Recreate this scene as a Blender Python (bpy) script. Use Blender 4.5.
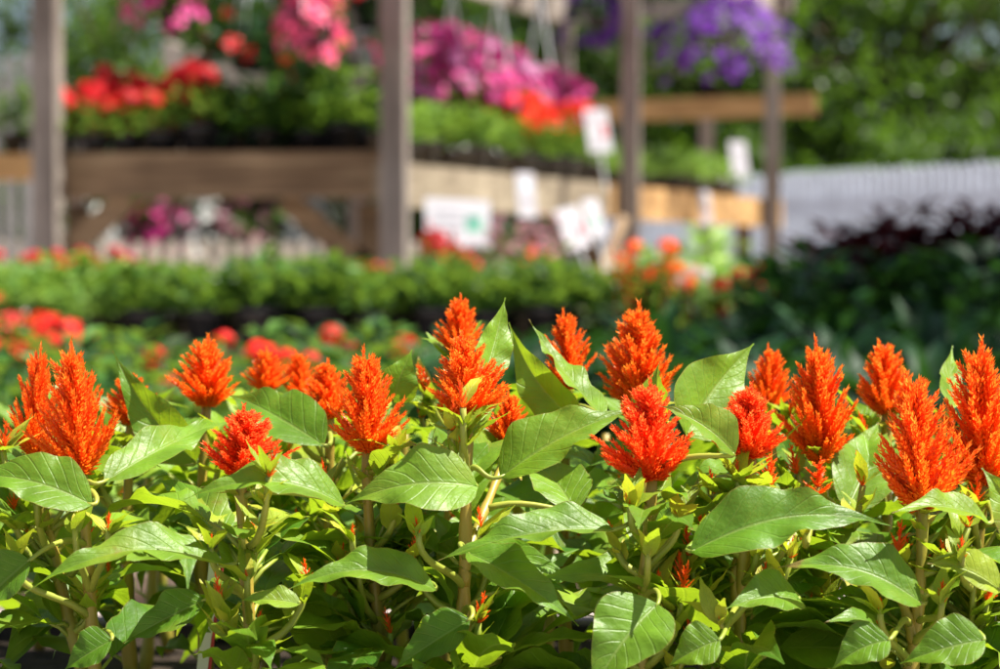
import bpy, math, random
from mathutils import Vector, Matrix, noise
R = math.radians
PI = math.pi
random.seed(7)
for o in list(bpy.data.objects):
    bpy.data.objects.remove(o)
scene = bpy.context.scene
col = scene.collection

# ------------------------------------------------------------------ camera
CAMZ, PITCH, FPX = 0.45, R(1.99), 2119.0
cd = bpy.data.cameras.new('camera')
cam = bpy.data.objects.new('camera', cd)
col.objects.link(cam)
cam.location = (0, 0, CAMZ)
cam.rotation_euler = (R(90) - PITCH, 0, 0)
cd.sensor_width = 23.6
cd.lens = 50.0
cd.clip_start = 0.02
cd.clip_end = 2000
cd.dof.use_dof = True
cd.dof.focus_distance = 1.06
cd.dof.aperture_fstop = 5.5
cd.dof.aperture_blades = 9
scene.camera = cam

# ------------------------------------------------------------------ sky + sun
SUN = Vector((0.48, -0.02, 0.87)).normalized()
elev = math.asin(SUN.z)
az = math.atan2(SUN.x, SUN.y)
w = bpy.data.worlds.new('World')
scene.world = w
w.use_nodes = True
nt = w.node_tree
bg = nt.nodes['Background']
sky = nt.nodes.new('ShaderNodeTexSky')
sky.sky_type = 'NISHITA'
sky.sun_disc = False
sky.sun_elevation = elev
sky.sun_rotation = az
sky.air_density = 1.0
sky.dust_density = 2.0
nt.links.new(sky.outputs[0], bg.inputs[0])
bg.inputs[1].default_value = 0.05
sd = bpy.data.lights.new('sun', 'SUN')
sd.energy = 5.0
sd.angle = R(0.53)
sd.color = (1.0, 0.95, 0.86)
so = bpy.data.objects.new('sun', sd)
col.objects.link(so)
so.rotation_euler = (-SUN).to_track_quat('-Z', 'Y').to_euler()
so.location = SUN * 30
vs = scene.view_settings
vs.view_transform = 'Standard'
vs.look = 'None'
vs.exposure = 1.3
vs.gamma = 1.0
scene.cycles.max_bounces = 8
scene.cycles.transparent_max_bounces = 8
scene.cycles.sample_clamp_indirect = 6.0


def P(px, py, Y):
    """a point of the place seen at photo pixel (px, py) at ground distance Y"""
    u = (px - 500) / FPX
    v = (334.5 - py) / FPX
    c, s = math.cos(PITCH), math.sin(PITCH)
    d = Vector((u, c + v * s, -s + v * c))
    return Vector((0, 0, CAMZ)) + d * (Y / d.y)


def proj(p):
    c, s = math.cos(PITCH), math.sin(PITCH)
    q = p - Vector((0, 0, CAMZ))
    dep = q.y * c - q.z * s
    up = q.y * s + q.z * c
    return 500 + FPX * q.x / dep, 334.5 - FPX * up / dep


# ------------------------------------------------------------------ mesh builder
class MB:
    def __init__(self):
        self.v, self.f, self.uv, self.t, self.m = [], [], [], [], []

    def add(self, vs, fs, uv=None, t=0.5, mi=0):
        b = len(self.v)
        self.v.extend([tuple(x) for x in vs])
        self.uv.extend(uv if uv else [(0.0, 0.0)] * len(vs))
        self.t.extend(t if isinstance(t, list) else [t] * len(vs))
        for f in fs:
            self.f.append(tuple(i + b for i in f))
            self.m.append(mi)

    def box(self, c, s, rot=None, t=0.5, mi=0):
        c = Vector(c)
        x, y, z = s[0] / 2, s[1] / 2, s[2] / 2
        vs = [Vector((i * x, j * y, k * z)) for k in (-1, 1) for j in (-1, 1) for i in (-1, 1)]
        if rot is not None:
            vs = [rot @ q for q in vs]
        self.add([q + c for q in vs],
                 [(0, 2, 3, 1), (4, 5, 7, 6), (0, 1, 5, 4), (2, 6, 7, 3), (0, 4, 6, 2), (1, 3, 7, 5)], None, t, mi)

    def beam(self, a, b, wd, h, up=Vector((0, 0, 1)), t=0.5, mi=0):
        """timber from a to b; wd across, h along up"""
        a, b = Vector(a), Vector(b)
        d = (b - a)
        L = d.length
        d.normalize()
        sx = d.cross(up).normalized()
        uz = sx.cross(d).normalized()
        rot = Matrix((d, sx, uz)).transposed()
        self.box((a + b) / 2, (L, wd, h), rot, t, mi)

    def tube(self, pts, rad, n=8, t=0.5, mi=0, cap=True):
        pts = [Vector(p) for p in pts]
        if not isinstance(rad, (list, tuple)):
            rad = [rad] * len(pts)
        ref = Vector((0.3, 1, 0.1)).normalized()
        vs, uv = [], []
        for i, p in enumerate(pts):
            d = (pts[min(i + 1, len(pts) - 1)] - pts[max(i - 1, 0)])
            d = d.normalized() if d.length > 1e-9 else Vector((0, 0, 1))
            a = d.cross(ref)
            if a.length < 1e-3:
                a = d.cross(Vector((1, 0, 0)))
            a.normalize()
            b = d.cross(a)
            for k in range(n):
                th = 2 * PI * k / n
                vs.append(p + (a * math.cos(th) + b * math.sin(th)) * rad[i])
                uv.append((i / max(1, len(pts) - 1), k / n))
        fs = []
        for i in range(len(pts) - 1):
            for k in range(n):
                fs.append((i * n + k, i * n + (k + 1) % n, (i + 1) * n + (k + 1) % n, (i + 1) * n + k))
        if cap:
            fs.append(tuple(range(n - 1, -1, -1)))
            fs.append(tuple((len(pts) - 1) * n + k for k in range(n)))
        self.add(vs, fs, uv, t, mi)

    def lathe(self, prof, n=20, c=(0, 0, 0), t=0.5, mi=0):
        c = Vector(c)
        vs = []
        for r, z in prof:
            for k in range(n):
                th = 2 * PI * k / n
                vs.append(c + Vector((r * math.cos(th), r * math.sin(th), z)))
        fs = []
        for i in range(len(prof) - 1):
            for k in range(n):
                fs.append((i * n + k, i * n + (k + 1) % n, (i + 1) * n + (k + 1) % n, (i + 1) * n + k))
        self.add(vs, fs, None, t, mi)

    def build(self, name, mats, parent=None, smooth=False):
        me = bpy.data.meshes.new(name)
        me.from_pydata(self.v, [], self.f)
        uvl = me.uv_layers.new(name='UVMap')
        li = [0] * len(me.loops)
        me.loops.foreach_get('vertex_index', li)
        flat = []
        for i in li:
            flat.extend(self.uv[i])
        uvl.data.foreach_set('uv', flat)
        at = me.attributes.new('tint', 'FLOAT', 'POINT')
        at.data.foreach_set('value', self.t)
        if not isinstance(mats, (list, tuple)):
            mats = [mats]
        for m in mats:
            me.materials.append(m)
        me.polygons.foreach_set('material_index', self.m)
        if smooth:
            me.polygons.foreach_set('use_smooth', [True] * len(me.polygons))
        me.update()
        o = bpy.data.objects.new(name, me)
        col.objects.link(o)
        if parent is not None:
            o.parent = parent
        return o


def tag(o, label=None, cat=None, group=None, kind=None):
    if label:
        o['label'] = label
    if cat:
        o['category'] = cat
    if group:
        o['group'] = group
    if kind:
        o['kind'] = kind
    return o


def thing(name, label, cat, loc=(0, 0, 0), rz=0.0, group=None):
    o = bpy.data.objects.new(name, None)
    o.empty_display_size = 0.05
    col.objects.link(o)
    o.location = loc
    o.rotation_euler = (0, 0, rz)
    return tag(o, label, cat, group)


KIDS = {}


def kids(o):
    return [c for c in bpy.data.objects if c.parent is o]


def dup(root, loc, rz=0.0, s=1.0, label=None, group=None, tree=None):
    """copy a thing with its parts and their sub-parts"""
    if root.name not in KIDS:
        KIDS[root.name] = [(c, kids(c)) for c in kids(root)]
    r = root.copy()
    col.objects.link(r)
    r.location = loc
    r.rotation_euler = (0, 0, rz)
    r.scale = (s, s, s) if not isinstance(s, (tuple, list)) else s
    if label:
        r['label'] = label
    if group:
        r['group'] = group
    for c, g in KIDS[root.name]:
        cc = c.copy()
        col.objects.link(cc)
        cc.parent = r
        for q in g:
            qq = q.copy()
            col.objects.link(qq)
            qq.parent = cc
    return r


# ------------------------------------------------------------------ materials
def mat(name):
    m = bpy.data.materials.new(name)
    m.use_nodes = True
    n = m.node_tree.nodes
    n.clear()
    return m, n, m.node_tree.links


def N(n, typ, **kw):
    x = n.new(typ)
    for k, v in kw.items():
        setattr(x, k, v)
    return x


def ramp(n, stops):
    r = n.new('ShaderNodeValToRGB')
    cr = r.color_ramp
    while len(cr.elements) < len(stops):
        cr.elements.new(0.5)
    for e, (p, c) in zip(cr.elements, stops):
        e.position = p
        e.color = (*c, 1)
    return r


def math_node(n, l, op, a, b=None, c=None):
    x = n.new('ShaderNodeMath')
    x.operation = op
    for i, q in enumerate((a, b, c)):
        if q is None:
            continue
        if isinstance(q, (int, float)):
            x.inputs[i].default_value = q
        else:
            l.new(q, x.inputs[i])
    return x.outputs[0]


def mix_rgb(n, l, fac, a, b, typ='MIX'):
    x = n.new('ShaderNodeMix')
    x.data_type = 'RGBA'
    x.blend_type = typ
    for s, q in ((x.inputs[0], fac), (x.inputs[6], a), (x.inputs[7], b)):
        if isinstance(q, (int, float)):
            s.default_value = q
        elif isinstance(q, tuple):
            s.default_value = (*q, 1)
        else:
            l.new(q, s)
    return x.outputs[2]


def leaf_mat(name, stops, vein=(0.34, 0.42, 0.12), trans=(0.35, 0.55, 0.05), tfac=0.35, rough=0.42, veins=True, bump=0.25, spec=0.5, vamt=0.5, wear=False):
    """stops: colour against the per-leaf tint attribute (young to old leaves)"""
    m, n, l = mat(name)
    out = N(n, 'ShaderNodeOutputMaterial')
    pr = N(n, 'ShaderNodeBsdfPrincipled')
    pr.inputs['Roughness'].default_value = rough
    pr.inputs['Specular IOR Level'].default_value = spec
    tr = N(n, 'ShaderNodeBsdfTranslucent')
    mx = N(n, 'ShaderNodeMixShader')
    mx.inputs[0].default_value = tfac
    at = N(n, 'ShaderNodeAttribute', attribute_name='tint')
    rp = ramp(n, stops)
    l.new(at.outputs['Fac'], rp.inputs[0])
    tc = N(n, 'ShaderNodeTexCoord')
    nz = N(n, 'ShaderNodeTexNoise')
    nz.inputs['Scale'].default_value = 55
    nz.inputs['Detail'].default_value = 4
    l.new(tc.outputs['Object'], nz.inputs['Vector'])
    mr = N(n, 'ShaderNodeMapRange')
    mr.inputs[1].default_value, mr.inputs[2].default_value = 0.3, 0.7
    mr.inputs[3].default_value, mr.inputs[4].default_value = 0.72, 1.25
    l.new(nz.outputs['Fac'], mr.inputs[0])
    vm = N(n, 'ShaderNodeVectorMath', operation='SCALE')
    l.new(rp.outputs[0], vm.inputs[0])
    l.new(mr.outputs[0], vm.inputs['Scale'])
    c = vm.outputs[0]
    if veins:
        sx = N(n, 'ShaderNodeSeparateXYZ')
        uvn = N(n, 'ShaderNodeUVMap', uv_map='UVMap')
        l.new(uvn.outputs[0], sx.inputs[0])
        u, v = sx.outputs[0], sx.outputs[1]
        av = math_node(n, l, 'ABSOLUTE', v)
        mid = math_node(n, l, 'LESS_THAN', av, 0.045)
        mid2 = N(n, 'ShaderNodeMapRange')
        mid2.interpolation_type = 'SMOOTHSTEP'
        mid2.inputs[1].default_value, mid2.inputs[2].default_value = 0.015, 0.075
        mid2.inputs[3].default_value, mid2.inputs[4].default_value = 1, 0
        l.new(av, mid2.inputs[0])
        nz2 = N(n, 'ShaderNodeTexNoise')
        nz2.inputs['Scale'].default_value = 40
        l.new(tc.outputs['Object'], nz2.inputs['Vector'])
        ph = math_node(n, l, 'SUBTRACT', math_node(n, l, 'MULTIPLY', u, 9.0), math_node(n, l, 'MULTIPLY', math_node(n, l, 'POWER', av, 0.85), 2.0))
        ph = math_node(n, l, 'ADD', ph, math_node(n, l, 'MULTIPLY', nz2.outputs['Fac'], 0.55))
        tri = math_node(n, l, 'ABSOLUTE', math_node(n, l, 'SUBTRACT', math_node(n, l, 'FRACT', ph), 0.5))
        sv = N(n, 'ShaderNodeMapRange')
        sv.interpolation_type = 'SMOOTHSTEP'
        sv.inputs[1].default_value, sv.inputs[2].default_value = 0.0, 0.11
        sv.inputs[3].default_value, sv.inputs[4].default_value = 0.6, 0
        l.new(tri, sv.inputs[0])
        vv = math_node(n, l, 'MAXIMUM', mid2.outputs[0], sv.outputs[0])
        edge = N(n, 'ShaderNodeMapRange')
        edge.inputs[1].default_value, edge.inputs[2].default_value = 0.955, 1.0
        edge.inputs[3].default_value, edge.inputs[4].default_value = 0, 0.5
        l.new(av, edge.inputs[0])
        c = mix_rgb(n, l, math_node(n, l, 'MULTIPLY', math_node(n, l, 'ADD', vv, mid2.outputs[0]), vamt), c, vein)
        c = mix_rgb(n, l, edge.outputs[0], c, (0.30, 0.16, 0.05))
        bp = N(n, 'ShaderNodeBump')
        bp.inputs['Strength'].default_value = bump
        bp.inputs['Distance'].default_value = 0.002
        nz3 = N(n, 'ShaderNodeTexNoise')
        nz3.inputs['Scale'].default_value = 320
        nz3.inputs['Detail'].default_value = 3
        l.new(tc.outputs['Object'], nz3.inputs['Vector'])
        hh = math_node(n, l, 'SUBTRACT', math_node(n, l, 'ADD', math_node(n, l, 'MULTIPLY', nz.outputs['Fac'], 0.9), math_node(n, l, 'MULTIPLY', nz3.outputs['Fac'], 0.55)), math_node(n, l, 'MULTIPLY', vv, 0.45))
        if wear:
            # yellowed patches, and dry brown blotches towards the tips
            nz4 = N(n, 'ShaderNodeTexNoise')
            nz4.inputs['Scale'].default_value = 26
            nz4.inputs['Detail'].default_value = 5
            l.new(tc.outputs['Object'], nz4.inputs['Vector'])
            ye = N(n, 'ShaderNodeMapRange')
            ye.inputs[1].default_value, ye.inputs[2].default_value = 0.55, 0.72
            ye.inputs[3].default_value, ye.inputs[4].default_value = 0, 0.55
            l.new(nz4.outputs['Fac'], ye.inputs[0])
            c = mix_rgb(n, l, ye.outputs[0], c, (0.30, 0.36, 0.04))
            tipf = math_node(n, l, 'ADD', nz4.outputs['Fac'], math_node(n, l, 'MULTIPLY', math_node(n, l, 'POWER', u, 9.0), 0.22))
            br = N(n, 'ShaderNodeMapRange')
            br.inputs[1].default_value, br.inputs[2].default_value = 0.70, 0.74
            br.inputs[3].default_value, br.inputs[4].default_value = 0, 0.8
            l.new(tipf, br.inputs[0])
            c = mix_rgb(n, l, br.outputs[0], c, (0.26, 0.13, 0.05))
        l.new(hh, bp.inputs['Height'])
        l.new(bp.outputs[0], pr.inputs['Normal'])
        l.new(bp.outputs[0], tr.inputs['Normal'])
    l.new(c, pr.inputs['Base Color'])
    # light that comes through is yellower than what bounces off
    tcx = mix_rgb(n, l, 0.62, c, trans)
    l.new(tcx, tr.inputs['Color'])
    l.new(pr.outputs[0], mx.inputs[1])
    l.new(tr.outputs[0], mx.inputs[2])
    l.new(mx.outputs[0], out.inputs[0])
    return m


def petal_mat(name, c0, c1, tfac=0.3, rough=0.5, spec=0.3, var=0.25, low=None):
    """c0 at tint 0, c1 at tint 1"""
    m, n, l = mat(name)
    out = N(n, 'ShaderNodeOutputMaterial')
    pr = N(n, 'ShaderNodeBsdfPrincipled')
    pr.inputs['Roughness'].default_value = rough
    pr.inputs['Specular IOR Level'].default_value = spec
    tr = N(n, 'ShaderNodeBsdfTranslucent')
    mx = N(n, 'ShaderNodeMixShader')
    mx.inputs[0].default_value = tfac
    at = N(n, 'ShaderNodeAttribute', attribute_name='tint')
    rp = ramp(n, [(0.0, c0), (1.0, c1)])
    l.new(at.outputs['Fac'], rp.inputs[0])
    oi = N(n, 'ShaderNodeObjectInfo')
    hs = N(n, 'ShaderNodeHueSaturation')
    mr = N(n, 'ShaderNodeMapRange')
    mr.inputs[3].default_value, mr.inputs[4].default_value = 1 - var, 1 + var
    l.new(oi.outputs['Random'], mr.inputs[0])
    l.new(mr.outputs[0], hs.inputs['Value'])
    c_ = rp.outputs[0]
    if low:
        # older florets low on the plume have turned orange, in uneven patches
        tc = N(n, 'ShaderNodeTexCoord')
        sx = N(n, 'ShaderNodeSeparateXYZ')
        l.new(tc.outputs['Object'], sx.inputs[0])
        nz = N(n, 'ShaderNodeTexNoise')
        nz.inputs['Scale'].default_value = 5.0
        l.new(tc.outputs['Object'], nz.inputs['Vector'])
        hh = math_node(n, l, 'ADD', sx.outputs[2], math_node(n, l, 'MULTIPLY', nz.outputs['Fac'], 0.7))
        mz = N(n, 'ShaderNodeMapRange')
        mz.inputs[1].default_value, mz.inputs[2].default_value = 0.45, 0.95
        mz.inputs[3].default_value, mz.inputs[4].default_value = 0.75, 0.0
        l.new(hh, mz.inputs[0])
        c_ = mix_rgb(n, l, mz.outputs[0], c_, low)
    l.new(c_, hs.inputs['Color'])
    l.new(hs.outputs[0], pr.inputs['Base Color'])
    l.new(hs.outputs[0], tr.inputs['Color'])
    l.new(pr.outputs[0], mx.inputs[1])
    l.new(tr.outputs[0], mx.inputs[2])
    l.new(mx.outputs[0], out.inputs[0])
    return m


def plain(name, c, rough=0.6, spec=0.4, var=0.25, scale=8.0, bump=0.0, c2=None, metal=0.0):
    m, n, l = mat(name)
    out = N(n, 'ShaderNodeOutputMaterial')
    pr = N(n, 'ShaderNodeBsdfPrincipled')
    pr.inputs['Roughness'].default_value = rough
    pr.inputs['Specular IOR Level'].default_value = spec
    pr.inputs['Metallic'].default_value = metal
    tc = N(n, 'ShaderNodeTexCoord')
    nz = N(n, 'ShaderNodeTexNoise')
    nz.inputs['Scale'].default_value = scale
    nz.inputs['Detail'].default_value = 6
    l.new(tc.outputs['Object'], nz.inputs['Vector'])
    a = tuple(x * (1 - var) for x in c)
    b = c2 if c2 else tuple(min(1, x * (1 + var)) for x in c)
    rp = ramp(n, [(0.3, a), (0.7, b)])
    l.new(nz.outputs['Fac'], rp.inputs[0])
    l.new(rp.outputs[0], pr.inputs['Base Color'])
    if bump:
        bp = N(n, 'ShaderNodeBump')
        bp.inputs['Strength'].default_value = bump
        bp.inputs['Distance'].default_value = 0.01
        l.new(nz.outputs['Fac'], bp.inputs['Height'])
        l.new(bp.outputs[0], pr.inputs['Normal'])
    l.new(pr.outputs[0], out.inputs[0])
    return m


def wood(name, c0, c1, c2, axis_scale=(3, 3, 40), rough=0.75):
    m, n, l = mat(name)
    out = N(n, 'ShaderNodeOutputMaterial')
    pr = N(n, 'ShaderNodeBsdfPrincipled')
    pr.inputs['Roughness'].default_value = rough
    pr.inputs['Specular IOR Level'].default_value = 0.25
    tc = N(n, 'ShaderNodeTexCoord')
    mp = N(n, 'ShaderNodeMapping')
    mp.inputs['Scale'].default_value = axis_scale
    l.new(tc.outputs['Object'], mp.inputs[0])
    nz = N(n, 'ShaderNodeTexNoise')
    nz.inputs['Scale'].default_value = 1.0
    nz.inputs['Detail'].default_value = 8
    nz.inputs['Distortion'].default_value = 0.6
    l.new(mp.outputs[0], nz.inputs['Vector'])
    nz2 = N(n, 'ShaderNodeTexNoise')
    nz2.inputs['Scale'].default_value = 2.2
    nz2.inputs['Detail'].default_value = 3
    l.new(tc.outputs['Object'], nz2.inputs['Vector'])
    rp = ramp(n, [(0.3, c0), (0.52, c1), (0.72, c2)])
    l.new(nz.outputs['Fac'], rp.inputs[0])
    st = ramp(n, [(0.32, (0.55, 0.5, 0.46)), (0.62, (1.1, 1.08, 1.05))])
    l.new(nz2.outputs['Fac'], st.inputs[0])
    c = mix_rgb(n, l, 0.8, rp.outputs[0], st.outputs[0], 'MULTIPLY')
    at = N(n, 'ShaderNodeAttribute', attribute_name='tint')
    tt = N(n, 'ShaderNodeMapRange')
    tt.inputs[3].default_value, tt.inputs[4].default_value = 0.65, 1.35
    l.new(at.outputs['Fac'], tt.inputs[0])
    vm = N(n, 'ShaderNodeVectorMath', operation='SCALE')
    l.new(c, vm.inputs[0])
    l.new(tt.outputs[0], vm.inputs['Scale'])
    l.new(vm.outputs[0], pr.inputs['Base Color'])
    bp = N(n, 'ShaderNodeBump')
    bp.inputs['Strength'].default_value = 0.3
    bp.inputs['Distance'].default_value = 0.01
    l.new(nz.outputs['Fac'], bp.inputs['Height'])
    l.new(bp.outputs[0], pr.inputs['Normal'])
    l.new(pr.outputs[0], out.inputs[0])
    return m


M = {}
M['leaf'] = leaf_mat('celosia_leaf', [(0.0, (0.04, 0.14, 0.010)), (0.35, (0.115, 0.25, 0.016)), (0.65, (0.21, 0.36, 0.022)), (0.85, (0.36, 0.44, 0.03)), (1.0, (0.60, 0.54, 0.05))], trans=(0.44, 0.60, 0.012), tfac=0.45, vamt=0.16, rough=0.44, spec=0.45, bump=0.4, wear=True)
M['stem'] = plain('celosia_stem', (0.22, 0.26, 0.032), rough=0.42, spec=0.4, var=0.15, scale=30, bump=0.2, c2=(0.40, 0.25, 0.045))
M['petiole'] = plain('celosia_petiole', (0.20, 0.30, 0.035), rough=0.42, spec=0.4, var=0.15, scale=30, c2=(0.34, 0.34, 0.05))
M['plume'] = petal_mat('celosia_plume', (1.0, 0.10, 0.003), (1.0, 0.46, 0.05), tfac=0.55, rough=0.4, spec=0.5, var=0.05, low=(1.0, 0.26, 0.012))
M['plume_red'] = petal_mat('celosia_plume_red', (1.0, 0.055, 0.008), (1.0, 0.34, 0.07), tfac=0.55, rough=0.4, spec=0.5, var=0.05, low=(1.0, 0.15, 0.012))
M['bed_leaf'] = leaf_mat('bedding_leaf', [(0.0, (0.008, 0.032, 0.006)), (0.5, (0.019, 0.072, 0.010)), (1.0, (0.075, 0.19, 0.02))], veins=False, tfac=0.3, rough=0.4, spec=0.25)
M['lime_leaf'] = leaf_mat('lime_leaf', [(0.0, (0.05, 0.13, 0.02)), (0.5, (0.12, 0.25, 0.04)), (1.0, (0.28, 0.42, 0.09))], veins=False, tfac=0.3, rough=0.42, spec=0.25)
M['lime_bright'] = leaf_mat('bright_lime_leaf', [(0.0, (0.14, 0.28, 0.04)), (0.5, (0.26, 0.44, 0.09)), (1.0, (0.42, 0.56, 0.16))], veins=False, tfac=0.35, rough=0.45, spec=0.25)
M['dark_leaf'] = leaf_mat('dark_leaf', [(0.0, (0.005, 0.02, 0.008)), (0.5, (0.010, 0.038, 0.012)), (1.0, (0.022, 0.075, 0.02))], veins=False, tfac=0.15, rough=0.5, spec=0.14, trans=(0.1, 0.3, 0.03))  # dark foliage; for the right bed, shade is put into the leaf colour
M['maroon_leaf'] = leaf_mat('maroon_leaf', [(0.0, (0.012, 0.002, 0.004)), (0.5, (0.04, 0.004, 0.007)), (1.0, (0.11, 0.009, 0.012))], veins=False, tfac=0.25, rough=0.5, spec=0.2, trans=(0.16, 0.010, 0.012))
M['tree_leaf'] = leaf_mat('tree_leaf', [(0.0, (0.006, 0.018, 0.003)), (0.5, (0.015, 0.042, 0.005)), (1.0, (0.075, 0.15, 0.012))], veins=False, tfac=0.35, rough=0.4, trans=(0.22, 0.42, 0.03), spec=0.25)
M['red'] = petal_mat('red_petals', (0.55, 0.006, 0.012), (0.72, 0.018, 0.025))
M['red_bright'] = petal_mat('bright_red_petals', (0.75, 0.012, 0.012), (0.9, 0.05, 0.03), tfac=.4)
M['scarlet'] = petal_mat('scarlet_petals', (0.80, 0.022, 0.010), (0.92, 0.07, 0.02), tfac=.35)
M['lilac'] = petal_mat('lilac_pink_petals', (0.62, 0.10, 0.40), (0.80, 0.32, 0.60))
M['orange'] = petal_mat('orange_petals', (0.85, 0.06, 0.008), (0.95, 0.2, 0.03))
M['pink'] = petal_mat('coral_pink_petals', (0.88, 0.03, 0.15), (0.95, 0.17, 0.33))
M['magenta'] = petal_mat('magenta_petals', (0.70, 0.012, 0.22), (0.82, 0.09, 0.40))
M['purple'] = petal_mat('purple_petals', (0.09, 0.006, 0.28), (0.20, 0.025, 0.42))
M['pale_pink'] = petal_mat('pale_pink_petals', (0.40, 0.11, 0.17), (0.52, 0.24, 0.29))
M['white_petal'] = petal_mat('white_petals', (0.75, 0.74, 0.72), (0.85, 0.85, 0.82))
M['pot'] = plain('black_pot_plastic', (0.012, 0.012, 0.014), rough=0.25, spec=0.6)
M['soil'] = plain('potting_soil', (0.03, 0.022, 0.016), rough=0.95, spec=0.1, var=0.5, scale=90, bump=0.6)
M['post_wood'] = wood('grey_post_timber', (0.20, 0.175, 0.155), (0.31, 0.275, 0.245), (0.43, 0.39, 0.35), (30, 30, 1.5))
M['beam_wood'] = wood('tan_beam_timber', (0.15, 0.10, 0.06), (0.28, 0.19, 0.11), (0.40, 0.30, 0.18), (1.5, 8, 30))
M['grey_beam'] = wood('weathered_rim_timber', (0.18, 0.15, 0.11), (0.28, 0.24, 0.17), (0.38, 0.33, 0.25), (1.5, 8, 30))
M['gold_wood'] = wood('golden_new_timber', (0.30, 0.17, 0.07), (0.44, 0.27, 0.11), (0.54, 0.36, 0.17), (1.5, 8, 30))
M['fence_paint'] = plain('skylit_white_paint', (0.60, 0.67, 0.77), rough=0.7, var=0.12, scale=5)  # white paint tinted blue-grey: skylit shade put into the colour
M['paper'] = plain('white_card', (0.44, 0.43, 0.46), rough=0.5, var=0.03, scale=12)
M['ink'] = plain('printed_ink', (0.12, 0.13, 0.18), rough=0.6)
M['ink_red'] = plain('red_ink', (0.6, 0.06, 0.07), rough=0.6)
M['ink_green'] = plain('green_ink', (0.10, 0.35, 0.24), rough=0.6)
M['ink_blue'] = plain('blue_ink', (0.35, 0.55, 0.72), rough=0.6)
M['white_plastic'] = plain('white_plastic', (0.8, 0.8, 0.8), rough=0.3, var=0.03)
M['wire'] = plain('white_hanger_plastic', (0.7, 0.74, 0.76), rough=0.35, var=0.05)
M['trunk'] = plain('bark', (0.10, 0.075, 0.05), rough=0.9, spec=0.15, var=0.5, scale=14, bump=0.7)
M['ground'] = plain('gravel_ground', (0.36, 0.30, 0.275), rough=0.95, spec=0.15, var=0.28, scale=60, bump=0.5)
M['pallet'] = wood('pallet_timber', (0.16, 0.12, 0.09), (0.26, 0.2, 0.15), (0.36, 0.29, 0.22), (2, 20, 20))
M['old_fence'] = plain('old_grey_timber', (0.22, 0.215, 0.21), rough=0.8, var=0.35, scale=6)
M['tan_wall'] = plain('tan_boards', (0.52, 0.46, 0.38), rough=0.8, var=0.15, scale=3)

# ------------------------------------------------------------------ ground
g = MB()
g.add([(-600, -600, 0), (600, -600, 0), (600, 900, 0), (-600, 900, 0)], [(0, 1, 2, 3)])
tag(g.build('ground', M['ground']), kind='structure')


# ------------------------------------------------------------------ leaves
def prof(t, a=0.75, b=1.35):
    m = a / (a + b)
    return (t ** a) * ((1 - t) ** b) / ((m ** a) * ((1 - m) ** b))


def leaf(mb, B, T, wd, nrm, arch=0.1, fold=0.25, tint=0.4, nu=12, nv=3, rip=0.035, rng=random, twist=0.0, tipdrop=0.0, a=0.75, b=1.35):
    """one blade: midrib from B to T, width wd, upper side towards nrm"""
    B, T, nrm = Vector(B), Vector(T), Vector(nrm)
    d = T - B
    L = d.length
    d.normalize()
    nrm = (nrm - d * nrm.dot(d)).normalized()
    S0 = d.cross(nrm)
    ph = rng.uniform(0, 6.28)
    ph2 = rng.uniform(0, 6.28)
    fr = rng.uniform(2.0, 3.4)
    vs, uv = [], []
    skew = rng.uniform(-0.06, 0.06)
    for i in range(nu + 1):
        t = i / nu
        ang = twist * t
        S = S0 * math.cos(ang) + nrm * math.sin(ang)
        Nn = nrm * math.cos(ang) - S0 * math.sin(ang)
        c = B + d * (L * t) + nrm * (arch * L * 4 * t * (1 - t)) - nrm * (tipdrop * L * t ** 3) + S0 * (skew * L * math.sin(PI * t))
        h = max(0.012, prof(max(t, 1e-4), a, b) if t < 1 else 0.0) * wd / 2
        if i == nu:
            h = 0.0004
        for j in range(-nv, nv + 1):
            s = j / nv
            edge_w = rip * L * (abs(s) ** 1.5) * (math.sin(fr * 6.28 * t + ph + (1.7 if s > 0 else 0)) * 0.6 + math.sin(fr * 11 * t + ph2 - s) * 0.3) * math.sin(PI * t)
            z = fold * abs(s) * h * (1.15 - 0.35 * abs(s)) + edge_w
            # quilting between the side veins
            z += 0.012 * wd * math.sin(9 * 6.28 * t - 6.28 * 2.0 * abs(s)) * (1 - abs(s)) * min(1, abs(s) * 4) * (1 - t)
            vs.append(c + S * (s * h * (1 + 0.04 * math.sin(17 * t + ph))) + Nn * z)
            uv.append((t, s))
    n = 2 * nv + 1
    fs = []
    for i in range(nu):
        for j in range(n - 1):
            fs.append((i * n + j, i * n + j + 1, (i + 1) * n + j + 1, (i + 1) * n + j))
    mb.add(vs, fs, uv, tint)


def rvec(rng=random):
    while True:
        v = Vector((rng.uniform(-1, 1), rng.uniform(-1, 1), rng.uniform(-1, 1)))
        if 0.01 < v.length < 1:
            return v.normalized()


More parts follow.
